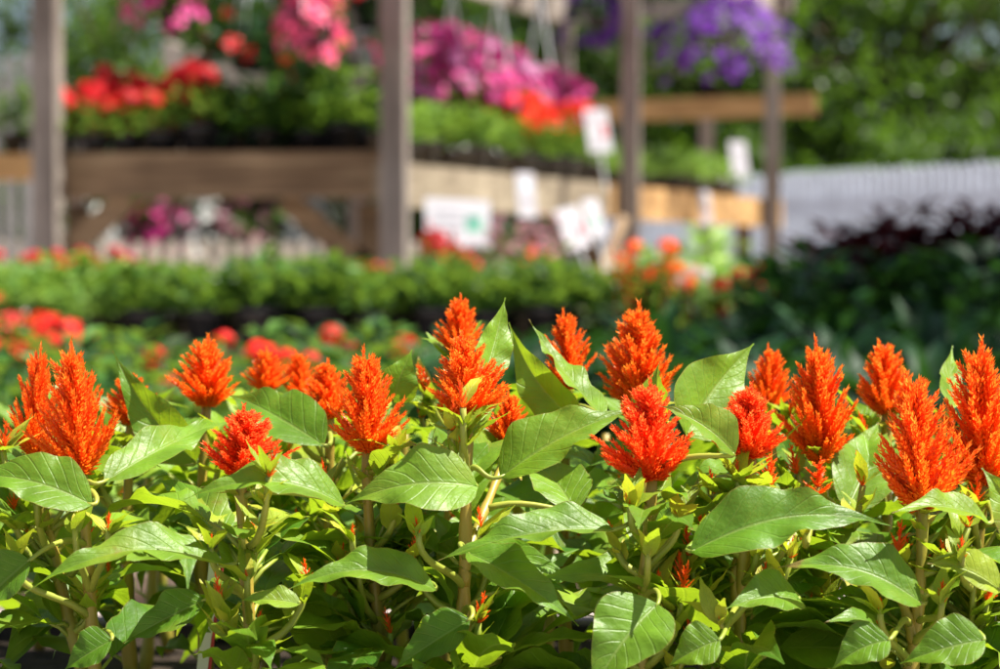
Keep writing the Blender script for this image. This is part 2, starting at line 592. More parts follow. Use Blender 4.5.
# ------------------------------------------------------------------ celosia plume, unit height, base at origin
def plume_mesh(seed, wr=0.62, nb=62, ns=24, small=False):
    rng = random.Random(seed)
    mb = MB()

    def spikelet(p0, d0, Ls, r0, ns, up):
        """a feathery finger: thin core clad in pointed bracts"""
        d0 = d0.normalized()
        pts = []
        for i in range(5):
            q = i / 4
            pts.append(p0 + d0 * (Ls * q) + Vector((0, 0, 1)) * (up * Ls * q * q))
        mb.tube(pts, [r0 * 0.55, r0 * 0.6, r0 * 0.5, r0 * 0.3, r0 * 0.08], n=5, t=0.12, cap=False)
        ga = rng.uniform(0, 6.28)
        for k in range(ns):
            q = (k + rng.random() * 0.6) / ns
            ga += 2.4
            c = p0 + d0 * (Ls * q) + Vector((0, 0, 1)) * (up * Ls * q * q)
            d = (d0 + Vector((0, 0, 1)) * (2 * up * q)).normalized()
            a = d.cross(Vector((0.21, 0.93, 0.3))).normalized()
            b = d.cross(a)
            rad = a * math.cos(ga) + b * math.sin(ga)
            tilt = rng.uniform(0.45, 1.0) * (1 - 0.55 * q)
            dd = (d + rad * tilt).normalized()
            sl = rng.uniform(0.055, 0.10) * (1.12 - 0.45 * q)
            sw = sl * rng.uniform(0.12, 0.21)
            sd_ = dd.cross(rad)
            sd_ = sd_.normalized() if sd_.length > 1e-4 else a
            s = c + rad * r0 * 0.35 * (1 - q)
            pale = rng.random()
            tt = 0.98 if pale > 0.80 else min(1, rng.uniform(0.2, 0.5) + .35 * q * q)
            base = rng.uniform(0.0, 0.3)
            mb.add([s, s + dd * sl * 0.45 + sd_ * sw, s + dd * sl, s + dd * sl * 0.45 - sd_ * sw, s + dd * sl * 0.5 + rad * sw * 0.8],
                   [(0, 1, 4), (1, 2, 4), (2, 3, 4), (3, 0, 4)], None, [base, (base + tt) / 2, tt, (base + tt) / 2, (base + tt) / 2])
    # central spire
    spikelet(Vector((0, 0, 0.0)), Vector((rng.uniform(-.04, .04), rng.uniform(-.04, .04), 1)), 0.99, 0.06, ns * 3, 0.0)
    hw = wr / 2
    asym = rng.uniform(0, 6.28)
    for k in range(nb):
        zt = 0.13 + 0.80 * ((k + rng.random()) / nb) ** 1.05
        # flame outline, widest about a third of the way up, drawn to a point
        if zt < .34:
            o = .58 + .42 * math.sin(PI / 2 * (zt - .13) / .21)
        else:
            o = ((.99 - zt) / .65) ** .82 + .05
        az_ = k * 2.399 + rng.uniform(-0.5, 0.5)
        full = rng.random()
        r = hw * o * (rng.uniform(.82, 1.13) if full < .62 else rng.uniform(.42, .8)) * (1 + .14 * math.cos(az_ - asym))
        rise = r * rng.uniform(.75, 1.25) + .09
        z0 = max(0.0, zt - rise)
        d = Vector((math.cos(az_) * r, math.sin(az_) * r, zt - z0 - .03))
        Ls = d.length
        spikelet(Vector((0, 0, z0)), d, Ls, 0.045, max(12, int(ns * (0.5 + 1.1 * Ls / 0.4))), 0.10)
    return mb


PLUMES, REDS = [], []
for s_ in range(7):
    o = plume_mesh(100 + s_, wr=0.64 + 0.05 * (s_ % 3), nb=76 + 4 * s_, ns=34).build('flower_plume', M['plume'])
    PLUMES.append(o.data)
    q_ = o.data.copy()
    q_.materials[0] = M['plume_red']
    REDS.append(q_)
    bpy.data.objects.remove(o)
BUDS = []
for s_ in range(3):
    o = plume_mesh(300 + s_, wr=0.55, nb=16, ns=12).build('flower_bud', M['plume'])
    BUDS.append(o.data)
    bpy.data.objects.remove(o)


def place(name, me, parent, loc, h, wscale, rz, tilt=(0, 0)):
    o = bpy.data.objects.new(name, me)
    col.objects.link(o)
    o.parent = parent
    o.location = loc
    o.scale = (h * wscale, h * wscale, h)
    o.rotation_euler = (tilt[0], tilt[1], rz)
    return o


ROOTZ = 0.165
CEL = {}
# key: heads [(px, tip_y, base_y, width, Y)], root px shift, label
PL = [
    ('A', [(36, 350, 458, 56, 1.10), (82, 345, 474, 84, 1.06)], 10, 'celosia at far left with two tall orange plumes side by side'),
    ('B', [(131, 372, 424, 48, 1.20)], 6, 'celosia with half hidden orange plume just right of the paired left plumes'),
    ('C', [(207, 338, 406, 64, 1.21)], 10, 'celosia with broad soft-focus orange plume behind the low red plume'),
    ('D', [(240, 408, 477, 76, 1.045)], 14, 'celosia with short bright red plume sitting low on a long leaf'),
    ('E', [(265, 349, 390, 42, 1.30)], 0, 'celosia with small blurred orange plume left of the middle pair'),
    ('F', [(302, 352, 396, 44, 1.31)], 0, 'celosia with small blurred orange plume, second of the back trio'),
    ('G', [(330, 362, 418, 50, 1.20)], 4, 'celosia with orange plume partly behind the ragged orange plume'),
    ('H', [(367, 352, 452, 80, 1.09)], 26, 'celosia with ragged wide orange plume left of the centre'),
    ('I', [(460, 297, 352, 52, 1.22)], -8, 'celosia with the highest blurred orange plume, behind the central plume'),
    ('J', [(468, 335, 418, 78, 1.06), (506, 394, 442, 48, 1.12)], -4, 'celosia with sharp central orange plume and a lower side plume'),
    ('K', [(568, 313, 388, 54, 1.20)], 4, 'celosia with narrow pointed orange plume behind the upright folded leaves'),
    ('L', [(643, 307, 408, 76, 1.18)], 6, 'celosia with tall soft orange plume behind the sharp red plume'),
    ('M', [(653, 383, 480, 80, 1.045)], 6, 'celosia with sharp red plume right of centre above small buds'),
    ('N', [(768, 348, 408, 48, 1.23)], 4, 'celosia with blurred orange plume behind the red plume on a bare stem'),
    ('O', [(752, 387, 458, 66, 1.06), (769, 452, 486, 22, 1.07)], -4, 'celosia with red plume on a bare yellow stem beside a pale leaf'),
    ('S', [(820, 343, 460, 76, 1.13), (818, 458, 494, 36, 1.08)], -8, 'celosia with tall pointed orange plume above a small second plume'),
    ('Q', [(886, 343, 414, 62, 1.21)], 4, 'celosia with squat blurred orange plume between two taller ones'),
    ('T', [(922, 376, 508, 92, 1.045), (897, 520, 560, 22, 1.045)], -30, 'celosia with broad sharp red-orange plume near the right edge'),
    ('U', [(984, 345, 484, 86, 1.08)], -8, 'celosia with tall orange plume cut by the right edge'),
]


def bez(a, b, c, d, t):
    return a * (1 - t) ** 3 + b * 3 * t * (1 - t) ** 2 + c * 3 * t * t * (1 - t) + d * t ** 3


HEADS = []
for key, heads, dx, lab in PL:
    for (px, ty, by, wd, Y) in heads:
        HEADS.append((px - wd * 0.42, ty - 2, px + wd * 0.42, by, Y, key))


def blocked(pts, slack=0.0):
    """would a blade through these points hide one of the plumes?"""
    for p in pts:
        x, y = proj(p)
        for (x0, y0, x1, y1, Y, k) in HEADS:
            if x0 < x < x1 and y0 < y < y1 and p.y < Y + slack:
                return True
        for a, b, wp, Y in HSEG:
            if p.y < Y + .03:
                d = b - a
                t = max(0, min(1, (Vector((x, y)) - a).dot(d) / d.dot(d)))
                if (Vector((x, y)) - a - d * t).length < wp * .34:
                    return True
    return False


HEROES = [
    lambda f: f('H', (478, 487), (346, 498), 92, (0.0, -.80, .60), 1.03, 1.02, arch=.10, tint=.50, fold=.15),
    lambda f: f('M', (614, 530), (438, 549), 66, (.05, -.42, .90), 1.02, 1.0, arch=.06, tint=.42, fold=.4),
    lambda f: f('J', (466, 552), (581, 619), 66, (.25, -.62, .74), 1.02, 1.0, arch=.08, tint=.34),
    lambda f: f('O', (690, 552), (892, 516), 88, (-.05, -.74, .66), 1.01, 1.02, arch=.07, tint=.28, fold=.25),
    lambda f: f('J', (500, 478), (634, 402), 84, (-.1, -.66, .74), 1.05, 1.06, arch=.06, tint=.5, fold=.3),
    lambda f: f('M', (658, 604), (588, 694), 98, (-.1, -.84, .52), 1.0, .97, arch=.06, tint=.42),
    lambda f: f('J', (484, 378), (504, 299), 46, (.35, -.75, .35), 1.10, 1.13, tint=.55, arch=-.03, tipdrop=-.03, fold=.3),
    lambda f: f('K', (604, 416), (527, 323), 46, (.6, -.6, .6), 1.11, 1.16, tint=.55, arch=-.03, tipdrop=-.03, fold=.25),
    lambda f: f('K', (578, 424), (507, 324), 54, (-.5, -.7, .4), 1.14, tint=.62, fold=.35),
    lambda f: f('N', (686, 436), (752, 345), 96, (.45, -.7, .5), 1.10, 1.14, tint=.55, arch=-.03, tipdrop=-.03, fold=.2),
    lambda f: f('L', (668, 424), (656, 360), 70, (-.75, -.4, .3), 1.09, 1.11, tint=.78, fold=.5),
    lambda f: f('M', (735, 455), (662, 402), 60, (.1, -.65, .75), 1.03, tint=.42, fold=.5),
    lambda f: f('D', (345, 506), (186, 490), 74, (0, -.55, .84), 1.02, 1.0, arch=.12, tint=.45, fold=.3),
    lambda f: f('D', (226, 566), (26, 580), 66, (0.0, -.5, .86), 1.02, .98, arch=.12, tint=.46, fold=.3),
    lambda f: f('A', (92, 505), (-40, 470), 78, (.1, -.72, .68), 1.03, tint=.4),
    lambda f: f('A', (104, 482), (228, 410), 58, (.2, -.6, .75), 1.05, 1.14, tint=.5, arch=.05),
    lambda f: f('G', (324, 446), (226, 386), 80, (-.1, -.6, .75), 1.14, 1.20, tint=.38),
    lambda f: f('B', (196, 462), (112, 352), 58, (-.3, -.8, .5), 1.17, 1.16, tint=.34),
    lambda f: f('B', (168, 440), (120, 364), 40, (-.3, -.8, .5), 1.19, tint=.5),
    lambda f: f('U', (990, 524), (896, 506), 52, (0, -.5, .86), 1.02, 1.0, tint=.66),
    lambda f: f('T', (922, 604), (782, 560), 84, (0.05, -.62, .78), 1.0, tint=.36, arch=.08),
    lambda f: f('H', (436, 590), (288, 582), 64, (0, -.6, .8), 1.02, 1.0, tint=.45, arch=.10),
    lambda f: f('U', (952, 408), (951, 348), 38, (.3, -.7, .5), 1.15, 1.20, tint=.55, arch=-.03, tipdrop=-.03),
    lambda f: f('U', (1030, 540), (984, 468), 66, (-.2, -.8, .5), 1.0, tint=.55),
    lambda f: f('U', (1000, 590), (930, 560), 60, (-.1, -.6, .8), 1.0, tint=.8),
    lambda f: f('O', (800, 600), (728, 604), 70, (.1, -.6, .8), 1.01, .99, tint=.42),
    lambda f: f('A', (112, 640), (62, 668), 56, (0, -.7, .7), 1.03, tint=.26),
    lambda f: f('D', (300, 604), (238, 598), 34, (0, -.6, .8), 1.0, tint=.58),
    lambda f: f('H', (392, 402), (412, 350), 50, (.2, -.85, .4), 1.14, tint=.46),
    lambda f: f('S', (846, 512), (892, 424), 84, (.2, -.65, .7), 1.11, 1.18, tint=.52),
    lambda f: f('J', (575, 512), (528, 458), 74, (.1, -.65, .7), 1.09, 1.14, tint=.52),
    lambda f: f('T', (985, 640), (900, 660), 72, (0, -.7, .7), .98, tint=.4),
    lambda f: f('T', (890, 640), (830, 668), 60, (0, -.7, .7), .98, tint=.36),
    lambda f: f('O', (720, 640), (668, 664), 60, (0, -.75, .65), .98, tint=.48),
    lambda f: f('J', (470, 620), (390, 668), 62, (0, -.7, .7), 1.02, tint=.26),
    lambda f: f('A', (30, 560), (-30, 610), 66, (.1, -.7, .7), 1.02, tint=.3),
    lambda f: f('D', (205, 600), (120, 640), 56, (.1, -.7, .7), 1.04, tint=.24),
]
HSEG = []


def note(key, base, tip, wpx, nrm, Y, Yt=None, **kw):
    HSEG.append((Vector(base), Vector(tip), wpx, Y))


for q in HEROES:
    q(note)


GRP = 'orange plumed celosia plants in the front bed'


def shoot(root, fol, stems, p0, d, h, rng, bud=True):
    """a short side shoot: stalk, small bracts, a bud plume"""
    L = h * rng.uniform(1.6, 3.2)
    p1 = p0 + d * L * 0.6
    p2 = p0 + Vector((d.x, d.y, abs(d.z) + 0.7)).normalized() * L
    pts = [bez(p0, p0 + d * L * 0.35, p1, p2, t / 5) for t in range(6)]
    stems.tube(pts, [0.0024, 0.0022, 0.002, 0.0019, 0.0018, 0.0017], n=6, t=rng.uniform(0.2, 0.8), mi=1)
    for k in range(rng.randint(5, 9)):
        a = rng.uniform(0, 6.28)
        dd = Vector((math.cos(a), math.sin(a), rng.uniform(0.2, 1.6))).normalized()
        ll = rng.uniform(0.012, 0.028)
        q = pts[rng.randint(3, 5)]
        leaf(fol, q, q + dd * ll, ll * rng.uniform(0.28, 0.45), Vector((-dd.x * .3, -dd.y * .3, 1)), arch=rng.uniform(-.1, .15), tint=rng.uniform(0.68, 1.0), nu=6, nv=2, rng=rng)
    if bud:
        place('flower_bud', rng.choice(BUDS), root, p2 - root.location, h, rng.uniform(0.85, 1.1), rng.uniform(0, 6), (rng.uniform(-.3, .3), rng.uniform(-.3, .3)))


class Plant:
    pass


def celosia(key, heads, dx, lab, rng, n_leaf=16, extra_dz=0.0, buds=6, lsz=1.0):
    pl = Plant()
    px0, ty0, by0, w0, Y0 = heads[-1] if key == 'A' else heads[0]
    rb = P(px0 + dx, 700, Y0)
    root = thing('celosia_plant', lab, 'celosia', (rb.x, Y0 + rng.uniform(-.004, .012), ROOTZ), 0, GRP)
    pl.root = root
    pl.fol, pl.stem = MB(), MB()
    pl.paths = []
    pl.rng = rng
    O = root.location
    for hi, (px, ty, by, wd, Y) in enumerate(heads):
        hb = P(px, by, Y)
        H = (by - ty) * Y / FPX
        if key == 'A' or hi == 0:
            st = Vector(O)
            r0 = 0.0046
        else:
            path = pl.paths[0]
            st = path[int(len(path) * 0.55)]
            r0 = 0.0032
        bend = Vector((rng.uniform(-.012, .012), rng.uniform(-.008, .008), 0))
        pts = [bez(st, st + Vector((0, 0, (hb.z - st.z) * 0.4)) + bend, hb - Vector((0, 0, (hb.z - st.z) * 0.35)) + bend * .5, hb + Vector((0, 0, 0.004)), t / 14) for t in range(15)]
        rad = [r0 * .92 * (1 - 0.42 * t / 14) * (1 + (0.20 if t % 3 == 1 else 0) + 0.05 * math.sin(t * 2.1)) for t in range(15)]
        pl.stem.tube(pts, rad, n=10, t=[0.2 + 0.5 * (1 - i / 14) for i in range(15) for _ in range(10)])
        pl.paths.append(pts)
        if H > 0.012:
            me = rng.choice(REDS if key in 'DMO' else PLUMES) if wd > 40 else rng.choice(BUDS)
            xs = [v.co.x for v in me.vertices]
            unitw = (max(xs) - min(xs)) * 0.90
            ws = (wd * Y / FPX) / (unitw * H)
            place('flower_plume' if wd > 40 else 'flower_bud', me, root, hb - O, H * 1.06, ws, rng.uniform(0, 6.28), (rng.uniform(-.1, .1), rng.uniform(-.13, .13)))
            # bract leaves under the plume
            for k in range(rng.randint(3, 6)):
                a = rng.uniform(0, 6.28)
                dd = Vector((math.cos(a), math.sin(a), rng.uniform(-0.3, 0.9))).normalized()
                ll = rng.uniform(0.014, 0.034)
                q = hb - Vector((0, 0, rng.uniform(0.001, 0.018)))
                leaf(pl.fol, q, q + dd * ll, ll * rng.uniform(.28, .42), Vector((0, 0, 1)) + rvec(rng) * .3, arch=rng.uniform(-.05, .15), tint=rng.uniform(.6, 1.0), nu=7, nv=2, rng=rng)
    main = pl.paths[0]
    az_ = rng.uniform(0, 6.28)
    made = 0
    tries = 0
    while made < n_leaf and tries < n_leaf * 7:
        tries += 1
        f = 0.20 + 0.68 * rng.random()
        i = f * 14
        i0 = int(i)
        q = main[i0].lerp(main[min(14, i0 + 1)], i - i0)
        az_ += 2.4 + rng.uniform(-.5, .5)
        LL = rng.choice((rng.uniform(0.028, 0.06), rng.uniform(0.045, 0.088))) * (1.12 - 0.5 * max(0, f - .55) / .45) * lsz
        el = rng.uniform(-0.1, 0.95) + 0.35 * (f - .5)
        d = Vector((math.cos(az_) * math.cos(el), math.sin(az_) * math.cos(el), math.sin(el)))
        pet = rng.uniform(0.012, 0.028)
        B = q + (d + Vector((0, 0, .35))).normalized() * pet
        d2 = Vector((d.x, d.y, d.z - rng.uniform(-0.1, 0.4))).normalized()
        T = B + d2 * LL
        if blocked([B.lerp(T, .3), B.lerp(T, .6), T, B.lerp(T, .85)], 0.012):
            continue
        if T.y < 0.93 or proj(T)[1] < 352:
            continue
        pl.stem.tube([q, q.lerp(B, .5) + Vector((0, 0, .002)), B], [0.0016, 0.0012, 0.0009], n=6, t=0.1, mi=1)
        wd = LL * rng.uniform(0.34, 0.52)
        nn = Vector((-d2.x * .4, -d2.y * .4, 1)) + rvec(rng) * .35
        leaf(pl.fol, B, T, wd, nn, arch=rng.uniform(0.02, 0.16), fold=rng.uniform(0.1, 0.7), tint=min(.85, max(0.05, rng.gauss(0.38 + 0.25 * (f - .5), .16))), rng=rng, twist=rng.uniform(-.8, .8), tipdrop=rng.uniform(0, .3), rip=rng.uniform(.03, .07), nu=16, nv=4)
        made += 1
    for k in range(buds):
        f = rng.uniform(0.4, 0.9)
        q = main[int(f * 14)]
        a = rng.uniform(-PI, 0) if rng.random() < .8 else rng.uniform(0, PI)
        d = Vector((math.cos(a), math.sin(a), rng.uniform(.2, .8))).normalized()
        h = rng.uniform(0.009, 0.019)
        if blocked([q + d * h * 2.2, q + d * h * 3.2], 0.01):
            continue
        shoot(root, pl.fol, pl.stem, q, d, h, rng)
    CEL[key] = pl
    return pl


def hero(key, base, tip, wpx, nrm, Y, Yt=None, arch=0.06, fold=0.25, tint=0.4, twist=0.0, rip=0.045, tipdrop=0.08, petiole=True):
    pl = CEL[key]
    B = P(base[0], base[1], Y)
    T = P(tip[0], tip[1], Yt or Y)
    leaf(pl.fol, B, T, wpx * .84 * Y / FPX, nrm, arch=arch, fold=fold + .22, tint=tint, twist=twist, rip=rip, tipdrop=tipdrop, nu=24, nv=6, rng=pl.rng, a=.72, b=1.6)
    best = min((p for path in pl.paths for p in path if p.z < B.z + .005), key=lambda p: (p - B).length + abs(B.z - p.z - .004) * .3, default=None)
    if petiole and best is not None:
        d = (T - B)
        pl.stem.tube([bez(best, best.lerp(B, .4) + Vector((0, 0, .010)), B - d * .14, B + d * .04, t / 10) for t in range(11)], [0.0019 - .00010 * t for t in range(11)], n=7, t=0.15, mi=1)


for i, (key, heads, dx, lab) in enumerate(PL):
    celosia(key, heads, dx, lab, random.Random(40 + i), n_leaf=32 if heads[0][4] < 1.15 else 18, buds=13 if heads[0][4] < 1.15 else 4)

for q in HEROES:
    q(hero)
# side buds where the photo shows them
for key, px, py, hpx, Y in [('M', 630, 508, 26, 1.02), ('M', 648, 556, 20, 1.01), ('M', 680, 516, 26, 1.04), ('D', 210, 548, 16, 1.02), ('D', 247, 580, 12, 1.02),
                            ('A', 75, 532, 20, 1.04), ('A', 108, 532, 22, 1.04), ('J', 462, 445, 30, 1.04), ('J', 418, 535, 20, 1.02), ('T', 942, 604, 26, 1.0), ('T', 880, 612, 16, 1.0), ('U', 962, 560, 26, 1.0),
                            ('H', 352, 540, 18, 1.03), ('U', 975, 510, 40, 1.06), ('S', 720, 622, 18, 1.0), ('A', 12, 562, 16, 1.04), ('S', 805, 536, 16, 1.05)]:
    pl = CEL[key]
    p2 = P(px, py, Y)
    st = min((p for path in pl.paths for p in path), key=lambda p: (p - (p2 - Vector((0, 0, .03)))).length)
    hh = hpx * Y / FPX
    c1 = st.lerp(p2, .35) + Vector((0, 0, .004))
    c2 = p2 - Vector((0, 0, .018))
    pl.stem.tube([bez(st, c1, c2, p2 + Vector((0, 0, .002)), t / 9) for t in range(10)], [.0021 - .00006 * t for t in range(10)], n=7, t=.35, mi=1)
    place('flower_bud', pl.rng.choice(BUDS), pl.root, p2 - pl.root.location, hh, 1.0, pl.rng.uniform(0, 6), (pl.rng.uniform(-.2, .2), pl.rng.uniform(-.2, .2)))
    for k in range(5):
        a = pl.rng.uniform(0, 6.28)
        dd = Vector((math.cos(a), math.sin(a), pl.rng.uniform(.2, 1.4))).normalized()
        ll = pl.rng.uniform(.010, .026)
        leaf(pl.fol, p2 - Vector((0, 0, .002)), p2 + dd * ll, ll * .36, Vector((0, 0, 1)) + rvec(pl.rng) * .3, tint=pl.rng.uniform(.65, 1.0), nu=6, nv=2, rng=pl.rng)

# fillers deeper in the bed and off both ends, plumes still in bud
for i in range(26):
    rng = random.Random(900 + i)
    Y = [1.30, 1.42, 1.52][i % 3] + rng.uniform(-.03, .03)
    px = -60 + (i // 3) * 140 + (i % 3) * 47 + rng.uniform(-20, 20)
    top = rng.uniform(410, 450)
    celosia('f%d' % i, [(px, top - 12, top, 16, Y)], 0, 'young leafy celosia still in bud, deeper in the front bed', rng, n_leaf=13, buds=2)
for i, px in enumerate((-110, -50, 1060, 1130)):
    celosia('e%d' % i, [(px, 350, 450, 70, 1.10)], 0, 'celosia beyond the edge of the picture in the front bed', random.Random(960 + i), n_leaf=14, buds=3)
for key, pl in CEL.items():
    O = pl.root.location
    for nm, mb, mt in (('stem', pl.stem, [M['stem'], M['petiole']]), ('foliage', pl.fol, M['leaf'])):
        mb.v = [tuple(Vector(q) - O) for q in mb.v]
        mb.build(nm, mt, pl.root, smooth=True)


# trays the celosia stand in
def tray(x0, x1, y0, y1, z0, h, label, name='plant_tray', group=None):
    t = thing(name, label, 'tray', ((x0 + x1) / 2, (y0 + y1) / 2, z0), 0, group)
    mb = MB()
    X, Yh = (x1 - x0) / 2, (y1 - y0) / 2
    th = 0.006
    mb.box((0, -Yh + th / 2, h / 2), (2 * X, th, h))
    mb.box((0, Yh - th / 2, h / 2), (2 * X, th, h))
    mb.box((-X + th / 2, 0, h / 2), (th, 2 * Yh - 2 * th - .0004, h))
    mb.box((X - th / 2, 0, h / 2), (th, 2 * Yh - 2 * th - .0004, h))
    # rolled rim
    for a, b in (((-X, -Yh), (X, -Yh)), ((X, -Yh), (X, Yh)), ((X, Yh), (-X, Yh)), ((-X, Yh), (-X, -Yh))):
        mb.tube([(a[0], a[1], h), (b[0], b[1], h)], .006, n=8)
    n = max(1, int(2 * X / .12))
    for k in range(1, n):
        mb.box((-X + 2 * X * k / n, -Yh - .002, h * .48), (.012, .006, h * .8))
    mb.build('tray_shell', M['pot'], t)
    s = MB()
    nx, ny = 14, 6
    vs = []
    for j in range(ny + 1):
        for i in range(nx + 1):
            vs.append((-X + .008 + (2 * X - .016) * i / nx, -Yh + .008 + (2 * Yh - .016) * j / ny, h - .012 + random.uniform(-.004, .004)))
    fs = [(j * (nx + 1) + i, j * (nx + 1) + i + 1, (j + 1) * (nx + 1) + i + 1, (j + 1) * (nx + 1) + i) for j in range(ny) for i in range(nx)]
    s.add(vs, fs)
    s.build('soil', M['soil'], t)
    return t


tray(-.62, -.004, .96, 1.60, 0, ROOTZ + .010, 'deep black plastic tray of soil under the left half of the celosia')
tray(.004, .62, .96, 1.60, 0, ROOTZ + .010, 'deep black plastic tray of soil under the right half of the celosia')
# white plant label stuck in the soil
t = thing('plant_label', 'white plastic plant label with red edge stuck among celosia stems', 'plant label', P(203, 700, 1.16), 0)
mb = MB()
mb.box((0, 0, .02), (.006, .0015, .12), Matrix.Rotation(R(7), 3, 'Y'))
mb.build('stake', M['white_plastic'], t)
mb = MB()
mb.box((.0041, 0, .02), (.0016, .0016, .12), Matrix.Rotation(R(7), 3, 'Y'))
mb.build('red_stripe', M['ink_red'], t)


# ------------------------------------------------------------------ bedding plants
def leafquad(mb, p, d, n, L, wd, tint):
    d = d.normalized()
    s = d.cross(n)
    if s.length < 1e-4:
        s = d.cross(Vector((1, 0, 0)))
    s.normalize()
    n = s.cross(d)
    mb.add([p, p + d * L * .45 + s * wd / 2 + n * L * .06, p + d * L - n * L * .12, p + d * L * .45 - s * wd / 2 + n * L * .06, p + d * L * .5 + n * L * -.02],
           [(0, 1, 4), (1, 2, 4), (2, 3, 4), (3, 0, 4)], None, tint)


def flower_disc(mb, c, n, r, rng, petals=5):
    """a five petalled open flower"""
    n = n.normalized()
    a = n.cross(Vector((.3, .8, .2))).normalized()
    b = n.cross(a)
    o = rng.uniform(0, 6.28)
    for k in range(petals):
        th = o + 2 * PI * k / petals
        hw = PI / petals * .95
        def pt(ang, rr, z):
            return c + (a * math.cos(ang) + b * math.sin(ang)) * rr + n * z
        mb.add([c, pt(th - hw * .8, r * .62, r * .18), pt(th - hw * .45, r, r * .12), pt(th + hw * .45, r, r * .12), pt(th + hw * .8, r * .62, r * .18)],
               [(0, 1, 2, 3, 4)], None, [rng.uniform(0, .2), .5, 1.0, 1.0, .5])


def make_pot(root, r=.055, h=.09):
    mb = MB()
    mb.lathe([(r * .72, 0), (r * .96, h * .84), (r * 1.06, h * .86), (r * 1.06, h), (r * .98, h), (r * .95, h * .88), (0.001, h * .88)], n=18)
    return mb.build('pot', M['pot'], root, smooth=True)


def mound(name, label, cat, group, rng, Rr=.09, H=.16, n=110, L=.05, lw=.55, lmat='bed_leaf', flowers=(), pot=(.055, .09), droop=-0.15):
    root = thing(name, label, cat, (0, 0, -50), 0, group)
    z0 = pot[1] * .9 if pot else 0
    if pot:
        make_pot(root, *pot)
    mb = MB()
    z0 += .012
    for k in range(n):
        az_ = rng.uniform(0, 6.28)
        q = rng.random() ** .6
        el = rng.uniform(0, 1)
        r = Rr * q * math.sqrt(1 - (el * .9) ** 2)
        p = Vector((math.cos(az_) * r, math.sin(az_) * r, z0 + H * el * (0.35 + .65 * rng.random() ** .4)))
        d = Vector((math.cos(az_), math.sin(az_), rng.uniform(-droop, 1.0)))
        leafquad(mb, p, d, Vector((0, 0, 1)) + rvec(rng) * .5, L * rng.uniform(.7, 1.2), L * lw, rng.random())
    for k in range(6):
        az_ = rng.uniform(0, 6.28)
        mb.tube([(0, 0, z0 - .005), (math.cos(az_) * Rr * .5, math.sin(az_) * Rr * .5, z0 + H * .7)], .0025, n=5, t=.6)
    mb.build('foliage', M[lmat], root)
    for kind, cnt, size, fm, zlo, zhi, spread in flowers:
        fb = MB()
        for k in range(cnt):
            az_ = rng.uniform(0, 6.28)
            r = Rr * spread * math.sqrt(rng.random())
            zz = z0 + H * rng.uniform(zlo, zhi) * (1 - .3 * (r / (Rr * spread)) ** 2)
            c = Vector((math.cos(az_) * r, math.sin(az_) * r, zz))
            if kind == 'disc':
                nn = Vector((math.cos(az_) * r / Rr, math.sin(az_) * r / Rr, .7)) + rvec(rng) * .4
                flower_disc(fb, c, nn, size * rng.uniform(.8, 1.15), rng)
            elif kind == 'ball':
                for q in range(16):
                    v = rvec(rng)
                    v.z = abs(v.z) * .8 + .05 if rng.random() < .75 else v.z
                    flower_disc(fb, c + v * size * .75, v, size * .42, rng)
                fb.tube([(c.x * .6, c.y * .6, z0), tuple(c)], .002, n=5, t=0)
            elif kind == 'spike':
                hh = size * rng.uniform(.8, 1.25)
                fb.tube([(c.x * .8, c.y * .8, z0), tuple(c)], .002, n=5, t=0)
                for q in range(26):
                    f = rng.random()
                    a2 = rng.uniform(0, 6.28)
                    d = Vector((math.cos(a2), math.sin(a2), .9))
                    leafquad(fb, c + Vector((0, 0, hh * f)), d, Vector((0, 0, 1)), hh * .34 * (1.1 - f * .7), hh * .16, rng.random())
        fb.build('blossoms', M[fm], root)
    return root


def strap_plant(name, label, cat, group, rng, lmat='dark_leaf', n=34, L=.26, flowers=None):
    root = thing(name, label, cat, (0, 0, -50), 0, group)
    make_pot(root, .07, .13)
    mb = MB()
    for k in range(n):
        az_ = rng.uniform(0, 6.28)
        el = rng.uniform(.35, 1.3)
        d = Vector((math.cos(az_) * math.cos(el), math.sin(az_) * math.cos(el), math.sin(el)))
        B = Vector((math.cos(az_) * .02, math.sin(az_) * .02, .12))
        ll = L * rng.uniform(.6, 1.1)
        T = B + d * ll * .9 - Vector((0, 0, ll * .18))
        leaf(mb, B, T, ll * rng.uniform(.10, .17), Vector((-d.x * .5, -d.y * .5, 1)), arch=rng.uniform(.08, .22), fold=.3, tint=rng.random(), nu=8, nv=1, rng=rng, a=.45, b=.7)
    mb.build('foliage', M[lmat], root, smooth=True)
    return root


SET_OUT = set()


def spread(proto, spots, rng, s=(.75, 1.2), first=True):
    """set out the first plant itself, then copies of it and its parts"""
    protos = proto if isinstance(proto, list) else [proto]
    for k, (x, y, z) in enumerate(spots):
        p = protos[k] if k < len(protos) else protos[rng.randrange(len(protos))]
        sc = rng.uniform(*s)
        rz = rng.uniform(0, 6.28)
        if p.name not in SET_OUT:
            if p.name not in KIDS:
                KIDS[p.name] = [(c, kids(c)) for c in kids(p)]
            SET_OUT.add(p.name)
            p.location = (x, y, z)
            p.rotation_euler = (0, 0, rz)
            p.scale = (sc, sc, sc)
        else:
            dup(p, (x, y, z), rz, sc)


def X(px, Y):
    return (px - 500) / FPX * Y


rg = random.Random(5)


def grid(pxa, pxb, Y, step, z, jit=.012, off=0.0):
    out = []
    x = X(pxa, Y) + off
    while x < X(pxb, Y):
        out.append((x + rg.uniform(-jit, jit), Y + rg.uniform(-jit, jit), z))
        x += step
    return out


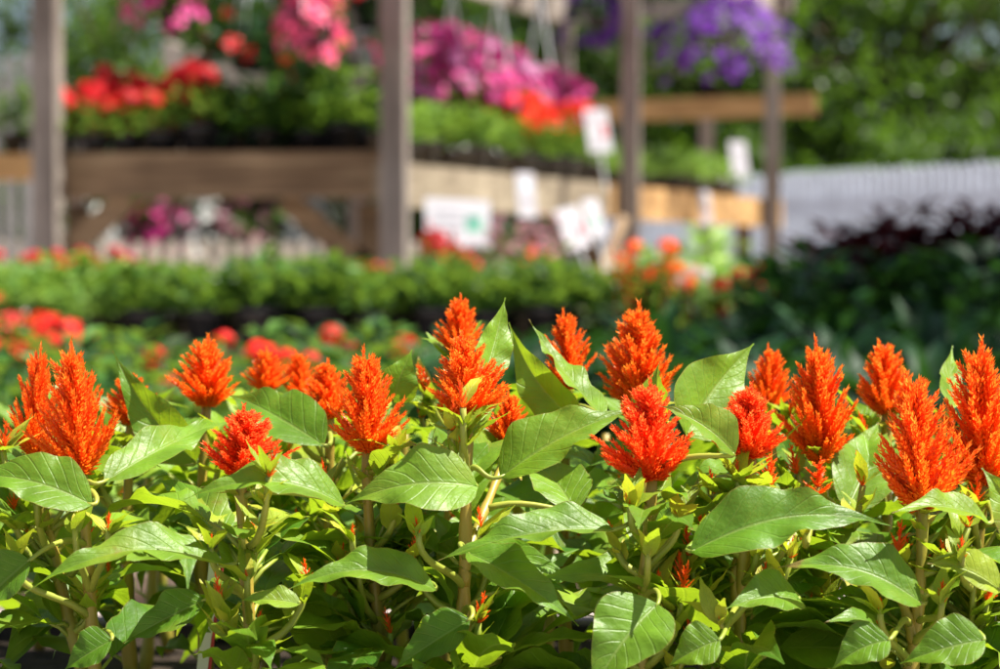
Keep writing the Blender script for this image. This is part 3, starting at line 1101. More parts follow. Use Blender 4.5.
def staging(x0, x1, y0, y1, z, label):
    """a low slatted timber platform on bearers"""
    t = thing('low_platform', label, 'platform', ((x0 + x1) / 2, (y0 + y1) / 2, 0))
    d = MB()
    W, D = x1 - x0, y1 - y0
    n = int(D / .12)
    for k in range(n):
        yy = -D / 2 + D * (k + .5) / n
        d.box((0, yy, z - .0125), (W, D / n - .015, .025), t=rg.uniform(.2, .8))
    d.build('slat_deck', M['pallet'], t)
    for yy in (-D / 2 + .06, 0, D / 2 - .06):
        b = MB()
        b.box((0, yy, (z - .026) / 2), (W, .09, z - .026), t=rg.uniform(.2, .7))
        b.build('bearer', M['pallet'], t)
    return t


# bed B: close row of salvia on the ground, behind the celosia
grpB = 'red flowered bedding plants in the row just behind the celosia'
sal = [mound('salvia_plant', 'green bedding plant with small red flower heads in row behind celosia', 'salvia', grpB, random.Random(20 + i), Rr=.085, H=.19, n=120, L=.045,
             flowers=(('ball', 5, .026, 'red_bright', .9, 1.12, .95),)) for i in range(2)]
plainB = [mound('bedding_plant', 'flowerless light green bedding plant in row behind the celosia', 'bedding plant', 'green bedding plants in the row just behind the celosia', random.Random(30 + i), Rr=.09, H=.20, n=140, L=.05) for i in range(2)]
begB = [mound('begonia_plant', 'bedding plant covered in small deep red flowers in near row', 'begonia', 'deep red begonias at the left of the near row', random.Random(33), Rr=.09, H=.18, n=110, L=.045, flowers=(('disc', 34, .017, 'red_bright', .85, 1.12, 1.0),))]
ZB = .047
staging(-1.15, .20, 2.72, 4.32, .045, 'low slatted platform carrying the near rows of bedding plants behind the celosia')
spread(sal, grid(183, 360, 3.6, .10, ZB + .02) + grid(195, 350, 3.42, .12, ZB) + grid(400, 440, 3.55, .10, ZB), rg, (.8, .98))
spread(plainB, grid(75, 180, 3.5, .12, ZB) + grid(365, 420, 3.5, .13, ZB) + grid(60, 470, 3.8, .12, ZB) + grid(60, 470, 3.98, .12, ZB), rg, (.8, 1.0))
spread(plainB, grid(-80, 400, 3.1, .11, .047) + grid(-80, 380, 2.85, .12, .047), rg, (.8, 1.0))
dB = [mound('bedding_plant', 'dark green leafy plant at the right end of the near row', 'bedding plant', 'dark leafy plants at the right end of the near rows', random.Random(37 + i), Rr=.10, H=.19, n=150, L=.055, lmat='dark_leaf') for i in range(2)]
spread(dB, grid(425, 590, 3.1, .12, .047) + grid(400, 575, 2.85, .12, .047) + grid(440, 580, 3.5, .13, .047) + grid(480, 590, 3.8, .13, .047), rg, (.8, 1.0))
spread(begB, grid(-60, 66, 4.0, .11, ZB + .02) + grid(-60, 60, 4.2, .11, ZB + .03), rg)

# bed A: long row on low timber platform
staging(-2.3, 0.62, 6.1, 7.5, .20, 'long low slatted platform carrying the middle rows of bedding plants')
ZA = .201
grpA = 'green bedding plants in the long middle row'
gA = [mound('bedding_plant', 'mid green bedding plant in black pot on the long middle platform', 'bedding plant', grpA, random.Random(50 + i), Rr=.10, H=.115, n=130, L=.055, pot=(.06, .10)) for i in range(3)]
lA = [mound('coleus_plant', 'yellow green bedding plant at left end of the middle platform', 'bedding plant', 'yellow green plants at the left of the middle row', random.Random(54 + i), Rr=.10, H=.115, n=120, L=.055, lmat='lime_leaf', pot=(.06, .10)) for i in range(2)]
rA = [mound('geranium_plant', 'bedding plant with red flower heads on the left of the middle platform', 'geranium', 'red flowered plants at the left of the middle row', random.Random(57), Rr=.10, H=.115, n=110, L=.055, lmat='lime_leaf', pot=(.06, .10), flowers=(('ball', 4, .026, 'red', 1.05, 1.3, .9),))]
oA = [mound('marigold_plant', 'bedding plant with a few orange red flowers on the middle platform', 'marigold', 'orange flowered plants dotted along the middle row', random.Random(59), Rr=.10, H=.115, n=120, L=.055, pot=(.06, .10), flowers=(('ball', 2, .024, 'orange', 1.05, 1.35, .8),))]
pA = [mound('geranium_plant', 'bedding plant with pale pink flower heads on the middle platform', 'geranium', 'pink flowered plants in the middle row', random.Random(60), Rr=.10, H=.115, n=110, L=.055, pot=(.06, .10), flowers=(('ball', 3, .03, 'pink', 1.0, 1.3, .7),))]
for row, Y in enumerate((6.2, 6.4, 6.6, 6.85, 7.1, 7.35)):
    if row < 4:
        spread(lA, grid(-40, 130, Y, .17, ZA), rg)
        spread(gA, grid(145, 640 if row else 620, Y, .17, ZA, off=.06 * (row % 2)), rg)
    elif row == 4:
        spread(rA, grid(-40, 130, Y, .17, ZA), rg)
        spread(pA, grid(140, 165, Y, .17, ZA), rg)
        spread(gA, grid(185, 640, Y, .18, ZA), rg)
    else:
        spread(rA, grid(-40, 125, Y, .16, ZA), rg)
        spread(oA, [(X(p, Y), Y, ZA + .03) for p in (366, 380, 540, 555, 440, 452)], rg)
        spread(gA, grid(160, 350, Y, .18, ZA), rg)
spread([mound('salvia_plant', 'tall red salvia rising above the green middle row', 'salvia', 'tall red salvia in the middle row', random.Random(61), Rr=.07, H=.20, n=70, L=.045, pot=(.06, .10), flowers=(('spike', 5, .07, 'red', .9, 1.15, .8),))],
       [(X(p, 7.25), 7.25, ZA - .02) for p in (440, 452, 535, 625)], rg)

# bed C: dark strap leaved perennials in the shade on the right
grpC = 'dark strap leaved perennials in the right hand bed'
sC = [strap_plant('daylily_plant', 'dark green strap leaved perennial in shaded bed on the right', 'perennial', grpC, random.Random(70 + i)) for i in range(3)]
spots = []
for Y in (3.1, 3.3, 3.5, 3.72, 3.95, 4.2, 4.5):
    spots += grid(560 + (Y - 3.1) * 20, 1060, Y, .165, 0.0 + (Y - 3.1) * .03, jit=.03)
spread(sC, spots, rg, (.9, 1.15))
# far part of bed C: maroon and lime foliage
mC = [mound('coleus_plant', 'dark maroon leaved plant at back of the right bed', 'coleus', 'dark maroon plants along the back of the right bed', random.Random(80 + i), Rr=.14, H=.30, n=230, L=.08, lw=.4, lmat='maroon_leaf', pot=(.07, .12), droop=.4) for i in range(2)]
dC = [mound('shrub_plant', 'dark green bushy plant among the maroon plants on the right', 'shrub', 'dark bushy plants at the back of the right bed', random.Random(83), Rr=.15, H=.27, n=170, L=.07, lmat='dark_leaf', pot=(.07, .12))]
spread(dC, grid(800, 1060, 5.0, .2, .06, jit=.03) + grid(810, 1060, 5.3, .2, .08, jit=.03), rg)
spread(mC, [(X(p, 5.6), 5.6 + rg.uniform(-.05, .05), z) for p, z in ((836, .06), (868, .12), (893, .17), (915, .10), (940, .09), (975, .14), (998, .16), (1030, .14), (812, .02), (955, .10), (880, .06), (925, .15), (850, .10))], rg, (.9, 1.1))
limC = [mound('lettuce_green_plant', 'bright lime green bushy plant beyond the dark bed', 'bedding plant', 'lime green plants beyond the dark bed', random.Random(86 + i), Rr=.15, H=.22, n=190, L=.06, lmat='lime_bright', pot=(.07, .12)) for i in range(2)]
spread(limC, grid(662, 800, 6.9, .17, .15, jit=.03) + grid(660, 800, 7.2, .18, .18, jit=.03) + grid(658, 795, 6.5, .17, .11, jit=.03), rg)
orC = [mound('begonia_plant', 'plant with orange red flowers at front of the lime green plants', 'begonia', 'orange red plants in front of the lime green plants', random.Random(88), Rr=.11, H=.22, n=90, L=.05, pot=(.06, .10), flowers=(('ball', 5, .026, 'orange', .85, 1.15, .9),))]
spread(orC, [(X(p, 6.0), 6.0, z) for p, z in ((628, .09), (652, .11), (672, .10))], rg)
whC = [mound('begonia_plant', 'plant with white flowers between orange and crimson plants', 'begonia', 'white flowered plants in front of the lime green plants', random.Random(89), Rr=.09, H=.20, n=70, L=.05, pot=(.06, .10), flowers=(('ball', 3, .026, 'white_petal', .9, 1.1, .8),))]
spread(whC, [(X(p, 6.0), 6.0, .12) for p in (696,)], rg)
crC = [mound('begonia_plant', 'plant with crimson flowers beside the white flowered plant', 'begonia', 'crimson flowered plants in front of the lime green plants', random.Random(90), Rr=.10, H=.20, n=90, L=.05, lmat='dark_leaf', pot=(.06, .10), flowers=(('ball', 5, .03, 'red', .85, 1.1, .9),))]
spread(crC, [(X(p, 6.0), 6.0, .08) for p in (722, 748)], rg)

# pale pink cosmos heap below the signs
pk = [mound('phlox_plant', 'pale pink flowering plant on the ground in front of the wooden stand', 'phlox', 'pale pink plants below the signs', random.Random(92), Rr=.17, H=.36, n=120, L=.05, pot=(.08, .14), flowers=(('disc', 50, .019, 'pale_pink', .5, 1.1, 1.0),))]
spread(pk, [(X(p, 8.55), 8.55 + d, z) for p, d, z in ((496, .2, .12), (518, .3, .12), (540, .3, .13), (505, .5, .13), (530, .5, .13))], rg)
spread([mound('geranium_plant', 'bright red geranium under the big white sign', 'geranium', 'red geraniums under the big sign', random.Random(93), Rr=.10, H=.22, n=100, L=.06, pot=(.07, .12), flowers=(('ball', 5, .045, 'red', .95, 1.2, .9),))],
       [(X(p, 8.3), 8.3, .13) for p in (438, 456)], rg)

# ------------------------------------------------------------------ wooden display stand
P0 = Vector((-1.96, 9.2, 0)); P1 = Vector((-.446, 9.0, 0)); P2 = Vector((.724, 11.8, 0)); P3 = Vector((1.86, 14.5, 0)); P4 = Vector((.46, 15.1, 0))
PB = Vector((-.80, 12.0, 0))
st = thing('display_stand', 'large weathered timber plant stand with roof posts and plank bench', 'plant stand', (0, 11.5, 0))
O = Vector((0, 11.5, 0))
HR = 2.13


def local(mb, o=O):
    mb.v = [tuple(Vector(q) - o) for q in mb.v]
    return mb


for q, wd in ((P0, .105), (P1, .105), (P2, .10), (P3, .105), (P4, .105), (PB, .10)):
    mb = MB()
    mb.box((q.x, q.y, 1.2), (wd, wd, 2.4), Matrix.Rotation(R(-8), 3, 'Z'), t=rg.uniform(.4, .65))
    local(mb).build('post', M['post_wood'], st)
up = Vector((0, 0, 1))


def boards(name, a, b, zc, h, wd, n, m, t=None):
    for k in range(n):
        p = a.lerp(b, k / n)
        q = a.lerp(b, (k + 1) / n - (.002 if k < n - 1 else 0))
        mb = MB()
        mb.beam((p.x, p.y, zc), (q.x, q.y, zc), wd, h, t=rg.uniform(.35, .8) if t is None else t)
        local(mb).build(name, m, st)


sd_ = (P3 - P1).normalized()
side_n = Vector((sd_.y, -sd_.x, 0))
inn = -side_n
# front rim board stands behind the front posts
a = P0 + Vector((-.02, .09, 0)); b = P1 + Vector((-.05, .10, 0))
boards('rim_board', a, b, .82, .20, .045, 1, M['beam_wood'], .45)
a = P1 + inn * .085 + sd_ * .03; b = P3 + inn * .085 + sd_ * .5
boards('rim_board', a, a.lerp(b, .215), .78, .19, .045, 1, M['grey_beam'], .6)
boards('rim_board', a.lerp(b, .217), a.lerp(b, .44), .78, .19, .045, 1, M['grey_beam'], .45)
boards('rim_board', a.lerp(b, .442), b, .78, .19, .045, 1, M['gold_wood'], .6)
a = P0 + side_n * .085 + sd_ * .12; b = P4 + side_n * .085
boards('rim_board', a, b, .862, .09, .045, 1, M['beam_wood'], .4)
# deck planks
dk = MB()
n = 40
for k in range(n):
    f0 = (k + .5) / n
    L_ = P0.lerp(P4, f0) + side_n * .12 + sd_ * .10
    R_ = P1.lerp(P3, f0) + inn * .12 + sd_ * .10
    dk.beam((L_.x, L_.y, .862), (R_.x, R_.y, .862), .125, .022, t=rg.uniform(.2, .8))
local(dk).build('bench_deck', M['beam_wood'], st)
# knee braces under the front rim and inner legs
for (xa, ya, xb, yb) in ((62, 255, 128, 199), (366, 266, 284, 199)):
    mb = MB()
    p, q = P(xa, ya, 9.28), P(xb, yb, 9.28)
    mb.beam(p, q, .05, .10, up=Vector((0, 1, 0)).cross((q - p).normalized()) * -1, t=.5)
    local(mb).build('brace', M['beam_wood'], st)
for q in (P0 + Vector((.07, .30, 0)), P1 + Vector((-.13, .30, 0)), P2 + inn * .22, P3 + inn * .2, PB + side_n * .1, P1 + sd_ * 1.4 + inn * .25):
    mb = MB()
    mb.box((q.x, q.y, .35), (.09, .09, .70), t=.1)  # low tint puts the shade under the bench into the timber colour
    local(mb).build('leg', M['beam_wood'], st)
mb = MB()
p, q = P(598, 282, 11.2), P(622, 222, 11.5)
mb.beam(p, q, .05, .11, up=Vector((0, 1, 0)), t=.8)
local(mb).build('brace', M['beam_wood'], st)
# roof beams
for a, b, h in ((P1, P3, .17), (P0, P4, .17)):
    mb = MB()
    a2, b2 = a - sd_ * .4, b + sd_ * .15
    mb.beam((a2.x, a2.y, HR + h / 2 + .002), (b2.x, b2.y, HR + h / 2 + .002), .06, h, t=.6)
    local(mb).build('roof_beam', M['post_wood'], st)
for f in (-.05, .5, .99):
    a, b = P0.lerp(P4, f), P1.lerp(P3, f)
    mb = MB()
    dx = (b - a).normalized()
    mb.beam((a - dx * .15) + up * (HR + .06), (b + dx * .15) + up * (HR + .06), .045, .115, t=.5)
    local(mb).build('rafter', M['post_wood'], st)
for k in range(6):
    a = P0.lerp(P4, .58 + .07 * k); b = P1.lerp(P3, .40 + .07 * k)
    if k in (1, 3):
        continue
    mb = MB()
    mb.beam(a + up * (HR + .20), b + up * (HR + .20), .20, .025, t=rg.uniform(.4, .8))
    local(mb).build('roof_plank', M['post_wood'], st)
for k in range(4):  # planks above the view, added to keep sun off the dark trailing basket
    a = P0.lerp(P4, .10 + .06 * k); b = P1.lerp(P3, .10 + .06 * k)
    mb = MB()
    mb.beam(a + up * (HR + .20), b + up * (HR + .20), .20, .025, t=rg.uniform(.4, .8))
    local(mb).build('roof_plank', M['post_wood'], st)

ZD = .875
# plants on the front of the stand
gR = [mound('geranium_plant', 'red geranium with lime leaves in black pot on front of the stand', 'geranium', 'red geraniums on the left front of the stand', random.Random(110 + i), Rr=.13, H=.17, n=120, L=.07, lmat='lime_leaf', pot=(.08, .145), flowers=(('ball', 9, .05, 'red', 1.0, 1.4, 1.0),)) for i in range(2)]
spread(gR, grid(58, 212, 9.32, .155, ZD) + grid(58, 212, 9.55, .16, ZD), rg)
gG = [mound('ivy_plant', 'dark leafy green plant in black pot on front of the stand', 'foliage plant', 'leafy green plants on the front right of the stand', random.Random(114 + i), Rr=.14, H=.22, n=170, L=.06, pot=(.08, .145)) for i in range(2)]
spread(gG, grid(225, 372, 9.32, .18, ZD) + grid(215, 372, 9.55, .18, ZD) + grid(250, 370, 9.8, .18, ZD), rg)
# and along its right side
def side(t0, t1, step, inset, z=ZD):
    out = []
    t = t0
    while t < t1:
        q = P1 + sd_ * t + inn * inset
        out.append((q.x + rg.uniform(-.02, .02), q.y + rg.uniform(-.02, .02), z))
        t += step
    return out


gS = [mound('bedding_plant', 'soft green leafy plant in black pot along right side of the stand', 'foliage plant', 'green plants along the right side of the stand', random.Random(118 + i), Rr=.13, H=.17, n=150, L=.06, lmat=['bed_leaf', 'lime_leaf'][i], pot=(.075, .12)) for i in range(2)]
spread(gS, side(.2, 2.9, .19, .2) + side(.2, 1.2, .22, .45), rg)
oS = [mound('begonia_plant', 'orange red flowering plant along right side of the stand', 'begonia', 'orange red plants on the right side of the stand', random.Random(121), Rr=.13, H=.19, n=110, L=.06, pot=(.07, .10), flowers=(('ball', 7, .045, 'scarlet', .95, 1.35, 1.0),))]
spread(oS, [q for q in side(1.2, 2.8, .15, .36, ZD + .05) if 500 < proj(Vector(q))[0] < 568] + [q for q in side(1.5, 2.8, .17, .2, ZD + .02) if 520 < proj(Vector(q))[0] < 578], rg)
pS = [mound('petunia_plant', 'mounded magenta petunia in pot on middle of the stand', 'petunia', 'magenta petunias massed on the stand', random.Random(123 + i), Rr=.20, H=.30, n=190, L=.07, pot=(.10, .16), flowers=(('disc', 150, .036, 'magenta', .1, 1.2, 1.2), ('disc', 40, .036, 'lilac', .2, 1.2, 1.15))) for i in range(2)]
rz_ = MB()
a, b = P1 + sd_ * .45 + inn * .72, P1 + sd_ * 3.5 + inn * .72
rz_.beam((a.x, a.y, .965), (b.x, b.y, .965), .62, .18, t=.4)
local(rz_).build('bench_riser', M['beam_wood'], st)
spread(pS, [q for q in side(.2, 3.3, .22, .55, 1.058) + side(.4, 3.6, .22, .85, 1.09) if 415 < proj(Vector(q))[0] < 578], rg)
gT = [mound('bedding_plant', 'yellow green plant in black pot at far right end of the stand', 'foliage plant', 'yellow green plants at the far end of the stand', random.Random(126 + i), Rr=.13, H=.15, n=130, L=.05, lmat='lime_leaf', pot=(.07, .10)) for i in range(2)]
spread(gT, side(3.2, 5.9, .2, .25) + side(3.2, 5.9, .22, .5), rg)
spread([mound('bedding_plant', 'dusty blue green plant in black pot on the far stand end', 'foliage plant', 'dark green plants deep on the stand', random.Random(128), Rr=.15, H=.24, n=150, L=.06, pot=(.07, .10))], side(3.3, 5.6, .3, .9), rg)


# hanging baskets
def basket(label, c, fm, Rr, n, size, trail, rng, lmat='bed_leaf', zt=HR, nleaf=260, seeds=0, bias=(0, 0)):
    r = thing('hanging_basket', label, 'hanging basket', c)
    b = MB()
    b.lathe([(.08, -.13), (.125, -.02), (.135, -.015), (.135, 0), (.125, 0), (.12, -.02), (.002, -.025)], n=20)
    b.build('basket_pot', M['pot'], r, smooth=True)
    h = MB()
    top = zt - c[2]
    for k in range(3):
        a_ = 2 * PI * k / 3 + .4
        h.tube([(math.cos(a_) * .13, math.sin(a_) * .13, 0), (0, 0, top * .75)], .004, n=5)
    h.tube([(0, 0, top * .72), (0, 0, top)], .006, n=6)
    h.build('hanger', M['wire'], r)
    f = MB()
    pts = []
    for k in range(nleaf):
        az_ = rng.uniform(0, 6.28)
        q = math.sqrt(rng.random())
        rr = Rr * q
        z = .14 * (1 - q * q) * rng.uniform(.3, 1.1) - trail * max(0, q - .45) ** 1.2 * rng.uniform(.2, 1.6)
        p = Vector((math.cos(az_) * rr, math.sin(az_) * rr, z))
        leafquad(f, p, Vector((math.cos(az_), math.sin(az_), rng.uniform(-.6, .6))), Vector((0, 0, 1)) + rvec(rng) * .6, .06 * rng.uniform(.7, 1.3), .035, rng.random())
    f.build('foliage', M[lmat], r)
    fl = MB()
    for k in range(n):
        az_ = rng.uniform(0, 6.28)
        q = math.sqrt(rng.random())
        rr = Rr * (q * 1.02 + .03)
        z = .16 * (1 - q * q) * rng.uniform(.5, 1.2) - trail * max(0, q - .45) ** 1.2 * rng.uniform(.2, 1.5) + .02
        p = Vector((math.cos(az_) * rr + bias[0] * rng.random(), math.sin(az_) * rr, z + bias[1] * rng.random()))
        nn = Vector((math.cos(az_) * q, math.sin(az_) * q, .5)) + rvec(rng) * .5
        flower_disc(fl, p, nn, size * rng.uniform(.8, 1.2), rng)
    fl.build('blossoms', M[fm], r)
    return r


def pb(px, py, Y):
    return tuple(P(px, py, Y))


basket('hanging basket of large coral pink blooms beside the front post', pb(310, 14, 8.78), 'pink', .125, 90, .05, .27, random.Random(130), nleaf=110)
basket('dark trailing hanging basket left of the coral pink one', pb(252, 42, 9.5), 'red', .30, 16, .04, .85, random.Random(131), lmat='dark_leaf', nleaf=900)
basket('magenta hanging basket high over the left end of the stand', pb(160, -8, 9.6), 'magenta', .20, 60, .04, .32, random.Random(132), nleaf=260)
basket('dark hanging basket directly behind the front post top', pb(370, 0, 9.9), 'red', .24, 24, .03, .5, random.Random(133), lmat='dark_leaf', nleaf=520)
basket('purple hanging basket between the two right posts', pb(722, 30, 13.0), 'purple', .43, 170, .046, .46, random.Random(134), nleaf=420)
basket('dark purple hanging basket just left of the slim middle post', pb(600, 8, 13.2), 'purple', .24, 60, .045, .42, random.Random(135), lmat='dark_leaf', nleaf=300)
# white hangers of the potted petunias on the bench
for i, (px, py) in enumerate(((452, 55), (498, 60), (540, 60))):
    c = P(px, py, 10.6)
    r = thing('empty_hanger', ['white plastic hanger dangling above magenta petunias, nearest the front post', 'white plastic hanger dangling above the middle of the magenta petunias', 'white plastic hanger above magenta petunias, nearest the slim post'][i], 'hanger', tuple(c))
    h = MB()
    for sx in (-1, 1):
        h.tube([(sx * .055, 0, -.03), (sx * .03, 0, .14), (0, 0, .32)], .006, n=6)
    h.tube([(-.055, 0, -.03), (.055, 0, -.03)], .006, n=6)
    h.build('hanger_wires', M['wire'], r)
    h = MB()
    h.tube([(0, 0, .32), (0, 0, .40), (.02, 0, .43), (.04, 0, .41)], .006, n=6)
    h.build('hook', M['wire'], r)


# ------------------------------------------------------------------ signs
def sign(label, px, py, wpx, hpx, Y, face, roll=0.0, marks=(), stake=None, name='price_sign', cat='sign'):
    c = P(px, py, Y)
    wd, h = wpx * Y / FPX, hpx * Y / FPX
    fdir = Vector(face).normalized()
    r = thing(name, label, cat, tuple(c))
    q = fdir.to_track_quat('Z', 'Y').to_matrix()
    rm = q @ Matrix.Rotation(roll, 3, 'Z')
    b = MB()
    b.box((0, 0, 0), (wd, h, .004), rm)
    b.build('card', M['paper'], r)
    for (x, y, mw, mh, mm) in marks:
        k = MB()
        k.box(rm @ Vector((x * wd, y * h, .0035)), (mw * wd, mh * h, .001), rm)
        k.build('print', M[mm], r)
    if stake:
        k = MB()
        k.tube([rm @ Vector((0, -h / 2 + .02, -.006)), rm @ Vector((0, -h / 2 - stake, -.006))], .006, n=6)
        k.build('stake', M['wire'], r)
    return r


txt = lambda ys, wd=.6, m='ink': tuple((-.05, y, wd, .018, m) for y in ys)
sign('large white sign with a small green picture below the stand rim', 458, 223, 66, 52, 8.7, (.18, -.9, .4), R(-3),
     marks=((.24, .0, .24, .34, 'ink_green'), (.20, .08, .12, .14, 'ink_blue'), (-.16, .22, .44, .02, 'ink'), (-.16, .05, .44, .02, 'ink'), (-.16, -.12, .44, .02, 'ink')), stake=.35)
sign('white card with pale blue print fixed on the stand rim', 526, 195, 28, 45, 9.55, (.75, -.65, .1), 0, marks=((0, .2, .35, .16, 'ink_blue'), (0, -.1, .6, .02, 'ink'), (0, -.2, .6, .02, 'ink')))
sign('tilted white card with red print below the stand rim', 573, 228, 30, 43, 10.0, (.5, -.8, .3), R(12), marks=((.22, -.1, .2, .28, 'ink_red'), (-.1, .2, .5, .025, 'ink')), stake=.3)
sign('narrow white card with green print behind the tilted card', 594, 218, 20, 40, 10.25, (.5, -.8, .3), R(4), marks=((.0, -.1, .35, .2, 'ink_green'),), stake=.3)
sign('white card with red print standing among the magenta petunias', 598, 131, 27, 44, 11.0, (.45, -.85, .2), R(3), marks=((.25, .0, .2, .3, 'ink_red'), (-.1, .3, .5, .02, 'ink'), (-.1, -.3, .5, .02, 'ink')), stake=.2)
sign('white card standing on far end of the stand by last post', 739, 158, 20, 34, 13.6, (.45, -.85, .2), 0, marks=((0, .2, .5, .03, 'ink'), (0, -.15, .5, .03, 'ink')), stake=.15)
sign('pinkish white card hanging on golden rim board of the stand', 706, 208, 21, 34, 13.0, (.85, -.5, .1), 0, marks=((0, .15, .5, .03, 'ink'), (0, -.15, .5, .05, 'ink_red')))
sign('tall pale banner card hanging behind the front post top', 366, 45, 14, 44, 10.3, (.3, -.9, .1), R(4), marks=((0, .1, .4, .3, 'ink'),))

# ------------------------------------------------------------------ second stand: golden rail behind
gs = thing('rail_frame', 'golden timber rail on a dark post beyond the plant stand', 'rail', (X(705, 16.5), 16.5, 0))
mb = MB()
a, b = P(560, 113, 16.5), P(816, 104, 16.0)
mb.beam(a, b, .06, .16, t=.6)
local(mb, Vector(gs.location)).build('rail', M['gold_wood'], gs)
for px in (705,):
    mb = MB()
    q = P(px, 110, 16.6)
    mb.box((q.x, 16.45, q.z / 2 - .05), (.10, .09, q.z - .06), t=.25)
    local(mb, Vector(gs.location)).build('post', M['post_wood'], gs)


# ------------------------------------------------------------------ fences
def picket_fence(name, label, a, b, h, pitch, m, gap=.012, z0=.03):
    a, b = Vector(a), Vector(b)
    r = thing(name, label, 'fence', tuple((a + b) / 2))
    o = (a + b) / 2
    d = (b - a)
    L = d.length
    d.normalize()
    nrm = Vector((d.y, -d.x, 0))
    n = int(L / pitch)
    mb = MB()
    for k in range(n):
        c = a + d * (pitch * (k + .5)) - o
        hh = h + rg.uniform(-.012, .012)
        wd = (pitch - gap) / 2
        th = .012
        fr = [c - d * wd, c + d * wd]
        prof_ = [(-wd, z0), (wd, z0), (wd, hh - wd * .9), (wd * .35, hh), (-wd * .35, hh), (-wd, hh - wd * .9)]
        vs = [c + d * x + nrm * th / 2 + Vector((0, 0, z)) for x, z in prof_] + [c + d * x - nrm * th / 2 + Vector((0, 0, z)) for x, z in prof_]
        fs = [tuple(range(6)), tuple(range(11, 5, -1))] + [(i, i + 6, (i + 1) % 6 + 6, (i + 1) % 6) for i in range(6)]
        mb.add(vs, fs, None, rg.uniform(.3, .7))
    mb.build('picket_panel', m, r)
    for z in (.3, h - .25):
        k = MB()
        k.beam(a - o - nrm * .03 + up * z, b - o - nrm * .03 + up * z, .04, .08)
        k.build('rail', m, r)
    nn = int(L / 2.4) + 1
    for i in range(nn + 1):
        k = MB()
        c = a.lerp(b, i / nn) - o - nrm * .10
        k.box((c.x, c.y, h / 2 - .05), (.09, .09, h - .1))
        k.build('post', m, r)
    return r


def flat(px, Y):
    return (X(px, Y), Y, 0)


picket_fence('picket_fence', 'weathered white picket fence in tree shade behind the right bed', flat(600, 21.6), flat(1180, 15.2), 1.24, .11, M['fence_paint'], gap=.016)
picket_fence('picket_fence', 'pale tan low picket fence seen under the wooden stand', flat(-60, 21.0), flat(470, 22.5), .66, .17, M['tan_wall'], gap=.075)
picket_fence('picket_fence', 'tall grey slatted fence at the left edge behind the stand', flat(-220, 16.5), flat(46, 17.0), 2.1, .13, M['old_fence'], gap=.05)

# stock beyond the left end: a shelf board and pots
t = thing('plank_shelf', 'pale plank shelf of potted plants beyond left end of the stand', 'shelf', (X(0, 12.5), 12.5, 0))
mb = MB()
mb.box((0, 0, 1.0), (1.5, .45, .14), t=.7)
mb.build('shelf_board', M['gold_wood'], t)
for sx in (-.6, .45):
    mb = MB()
    mb.box((sx, 0, .464), (.09, .09, .928), t=.5)
    mb.build('leg', M['post_wood'], t)
sh = [mound('bedding_plant', 'leafy green plant in pot on pale plank shelf at left edge', 'foliage plant', 'plants on the left plank shelf', random.Random(150), Rr=.14, H=.25, n=150, L=.06, pot=(.08, .14))]
spread(sh, [(X(p, 12.5), 12.5, 1.071) for p in (-60, -20, 15, 40)], rg)
t = thing('plank_shelf', 'slanted pale board behind the geraniums on the stand', 'board', (0, 0, 0))
mb = MB()
p, q = P(165, 54, 11.6), P(262, 82, 10.9)
mb.beam(p, q, .03, .14, t=.8)
mb.build('board', M['tan_wall'], t)
for f in (.15, .85):
    k = MB()
    c = p.lerp(q, f)
    k.box((c.x, c.y + .04, (c.z + .875) / 2 + .0), (.04, .04, c.z - .875))
    k.build('support', M['post_wood'], t)
sh = [mound('bedding_plant', 'grey green plant in pot behind slanted board on the stand', 'foliage plant', 'plants behind the slanted board', random.Random(152), Rr=.17, H=.30, n=170, L=.06, pot=(.08, .14))]
spread(sh, [(X(p, 12.2), 12.2, ZD + .24) for p in (140, 170, 200)], rg)
# distant stock seen under the stand
for i, (px, fm, lab) in enumerate(((95, 'white_petal', 'white flowering shrub'), (160, 'magenta', 'crimson flowering shrub'), (205, 'white_petal', 'tall white flowering shrub'), (245, 'pale_pink', 'pale pink flowering shrub'), (300, 'white_petal', 'bright white flowering shrub'), (12, 'white_petal', 'white blossom shrub'))):
    m_ = mound('flowering_shrub', lab + ' behind the tan fence, %s' % ['near the left brace', 'under the middle of the bench', 'right of the crimson one', 'beside the tall white one', 'next to the right brace', 'beyond the left edge of the stand'][i], 'shrub', 'flowering shrubs behind the tan fence', random.Random(160 + i), Rr=.40, H=.8, n=200, L=.12, lmat='dark_leaf', pot=(.18, .3), flowers=(('disc', 110, .075, fm, .3, 1.15, 1.05),))
    m_.location = (X(px, 22.9), 22.9, 0)

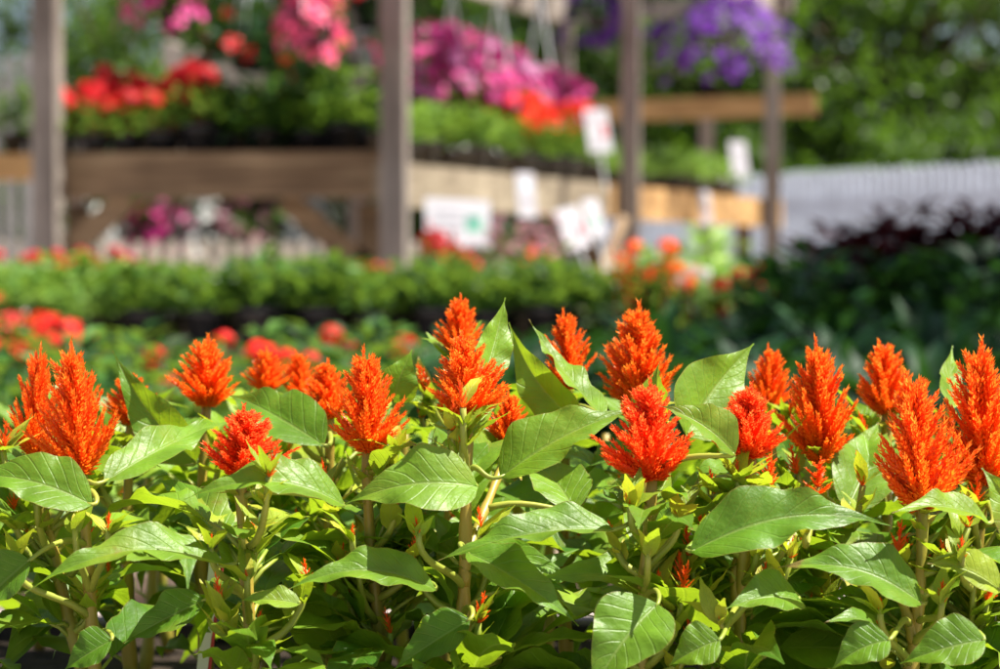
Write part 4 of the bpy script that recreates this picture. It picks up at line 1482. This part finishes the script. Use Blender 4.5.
# ------------------------------------------------------------------ trees
def tree_parts(seed, rx, rz, zc, nblob=46, nleaf=150, L=.16, th=3.0, trunk_r=.16):
    rng = random.Random(seed)
    tk, cr = MB(), MB()
    tk.tube([(0, 0, -.1), (.05, 0, zc * .35), (-.06, .05, zc * .75), (0, 0, zc)], [trunk_r * 1.25, trunk_r, trunk_r * .75, trunk_r * .45], n=10)
    for k in range(nblob):
        while True:
            v = Vector((rng.uniform(-1, 1), rng.uniform(-1, 1), rng.uniform(-1, 1)))
            if .25 < v.length < 1:
                break
        c = Vector((v.x * rx, v.y * rx, zc + v.z * rz))
        if rng.random() < .4:
            s = Vector((0, 0, zc * rng.uniform(.45, .95)))
            tk.tube([s, s.lerp(c, .5) + Vector((0, 0, .15)), c], [trunk_r * .4, trunk_r * .22, trunk_r * .06], n=6)
        br = rx * rng.uniform(.16, .30)
        tone = rng.uniform(-.2, .2)
        for q in range(nleaf):
            u = rvec(rng)
            p = c + Vector((u.x * br, u.y * br, u.z * br * .7)) * (rng.random() ** .45)
            d = rvec(rng) + u * .6
            leafquad(cr, p, d, Vector((0, 0, 1)) + rvec(rng) * .8, L * rng.uniform(.6, 1.3), L * .55, min(1, max(0, rng.uniform(.2, .8) + tone)))
    return tk, cr


def make_tree(name, label, loc, seed, rx, rz, zc, **kw):
    r = thing(name, label, 'tree', loc, 0, kw.pop('group', 'trees along the back'))
    tk, cr = tree_parts(seed, rx, rz, zc, **kw)
    tk.build('trunk', M['trunk'], r, smooth=True)
    cr.build('crown', M['tree_leaf'], r)
    return r


ta = make_tree('broadleaf_tree', 'dense broadleaf tree behind the white picket fence, nearest its left end', (2.3, 24.5, 0), 200, 2.4, 2.6, 3.0, nblob=66, nleaf=115)
tb = make_tree('broadleaf_tree', 'bright leafed tree behind the middle of the white picket fence', (4.9, 25.5, 0), 201, 2.3, 2.4, 3.3, nblob=56, nleaf=120)
tcx = make_tree('understory_bush', 'wide dark bush filling the gap under the trees behind the fence', (3.4, 23.0, 0), 202, 1.5, 1.1, 1.2, nblob=60, nleaf=120, L=.12, trunk_r=.06)
for src, loc, rz, s, lab in (
        (tb, (-.6, 25.0, 0), 2.0, 1.05, 'dark tree directly behind the wooden plant stand'),
        (ta, (-3.4, 27.0, 0), 1.0, 1.0, 'shadowy tree behind the left half of the stand'),
        (tcx, (.9, 23.6, 0), 1.5, 1.15, 'dark bush behind the golden timber rail'),
        (ta, (7.0, 27.5, 0), 3.0, 1.15, 'tree with sky gaps behind the right end of the fence'),
        (tcx, (-1.6, 23.8, 0), 2.2, 1.2, 'low dark bush behind the middle of the stand'),
        (tcx, (5.6, 23.5, 0), 4.0, 1.1, 'low bush behind the right end of the white fence'),
        (tb, (2.0, 31.0, 0), 4.2, 1.4, 'tall tree at the back, between the two front trees'),
        (ta, (-1.6, 33.0, 0), 5.2, 1.4, 'tall far tree rising over the magenta petunias'),
        (tb, (5.8, 33.5, 0), .6, 1.3, 'far tree at the back right beyond the fence trees'),
        (tcx, (-5.9, 21.5, 0), 2.7, 1.0, 'low bush behind the grey slatted fence at the left edge'),
        (tcx, (-4.6, 25.0, 0), .7, 1.1, 'low bush beyond the left edge of the stand'),
        (tb, (-4.0, 23.8, 0), 1.4, .78, 'dark tree at the left behind the grey slatted fence'),
        (ta, (-9.3, 28.5, 0), 2.4, 1.0, 'tree at the far left beyond the slatted fence'),
):
    dup(src, loc, rz, s, lab)
# trees just out of frame on the right whose shade falls on the dark bed and the fence
dup(ta, (4.2, 5.0, 2.1), .4, .72, 'shade tree right of the dark bed', 'shade trees on the right')
dup(tb, (6.6, 19.6, 1.2), 2.6, .8, 'shade tree right of the white picket fence', 'shade trees on the right')
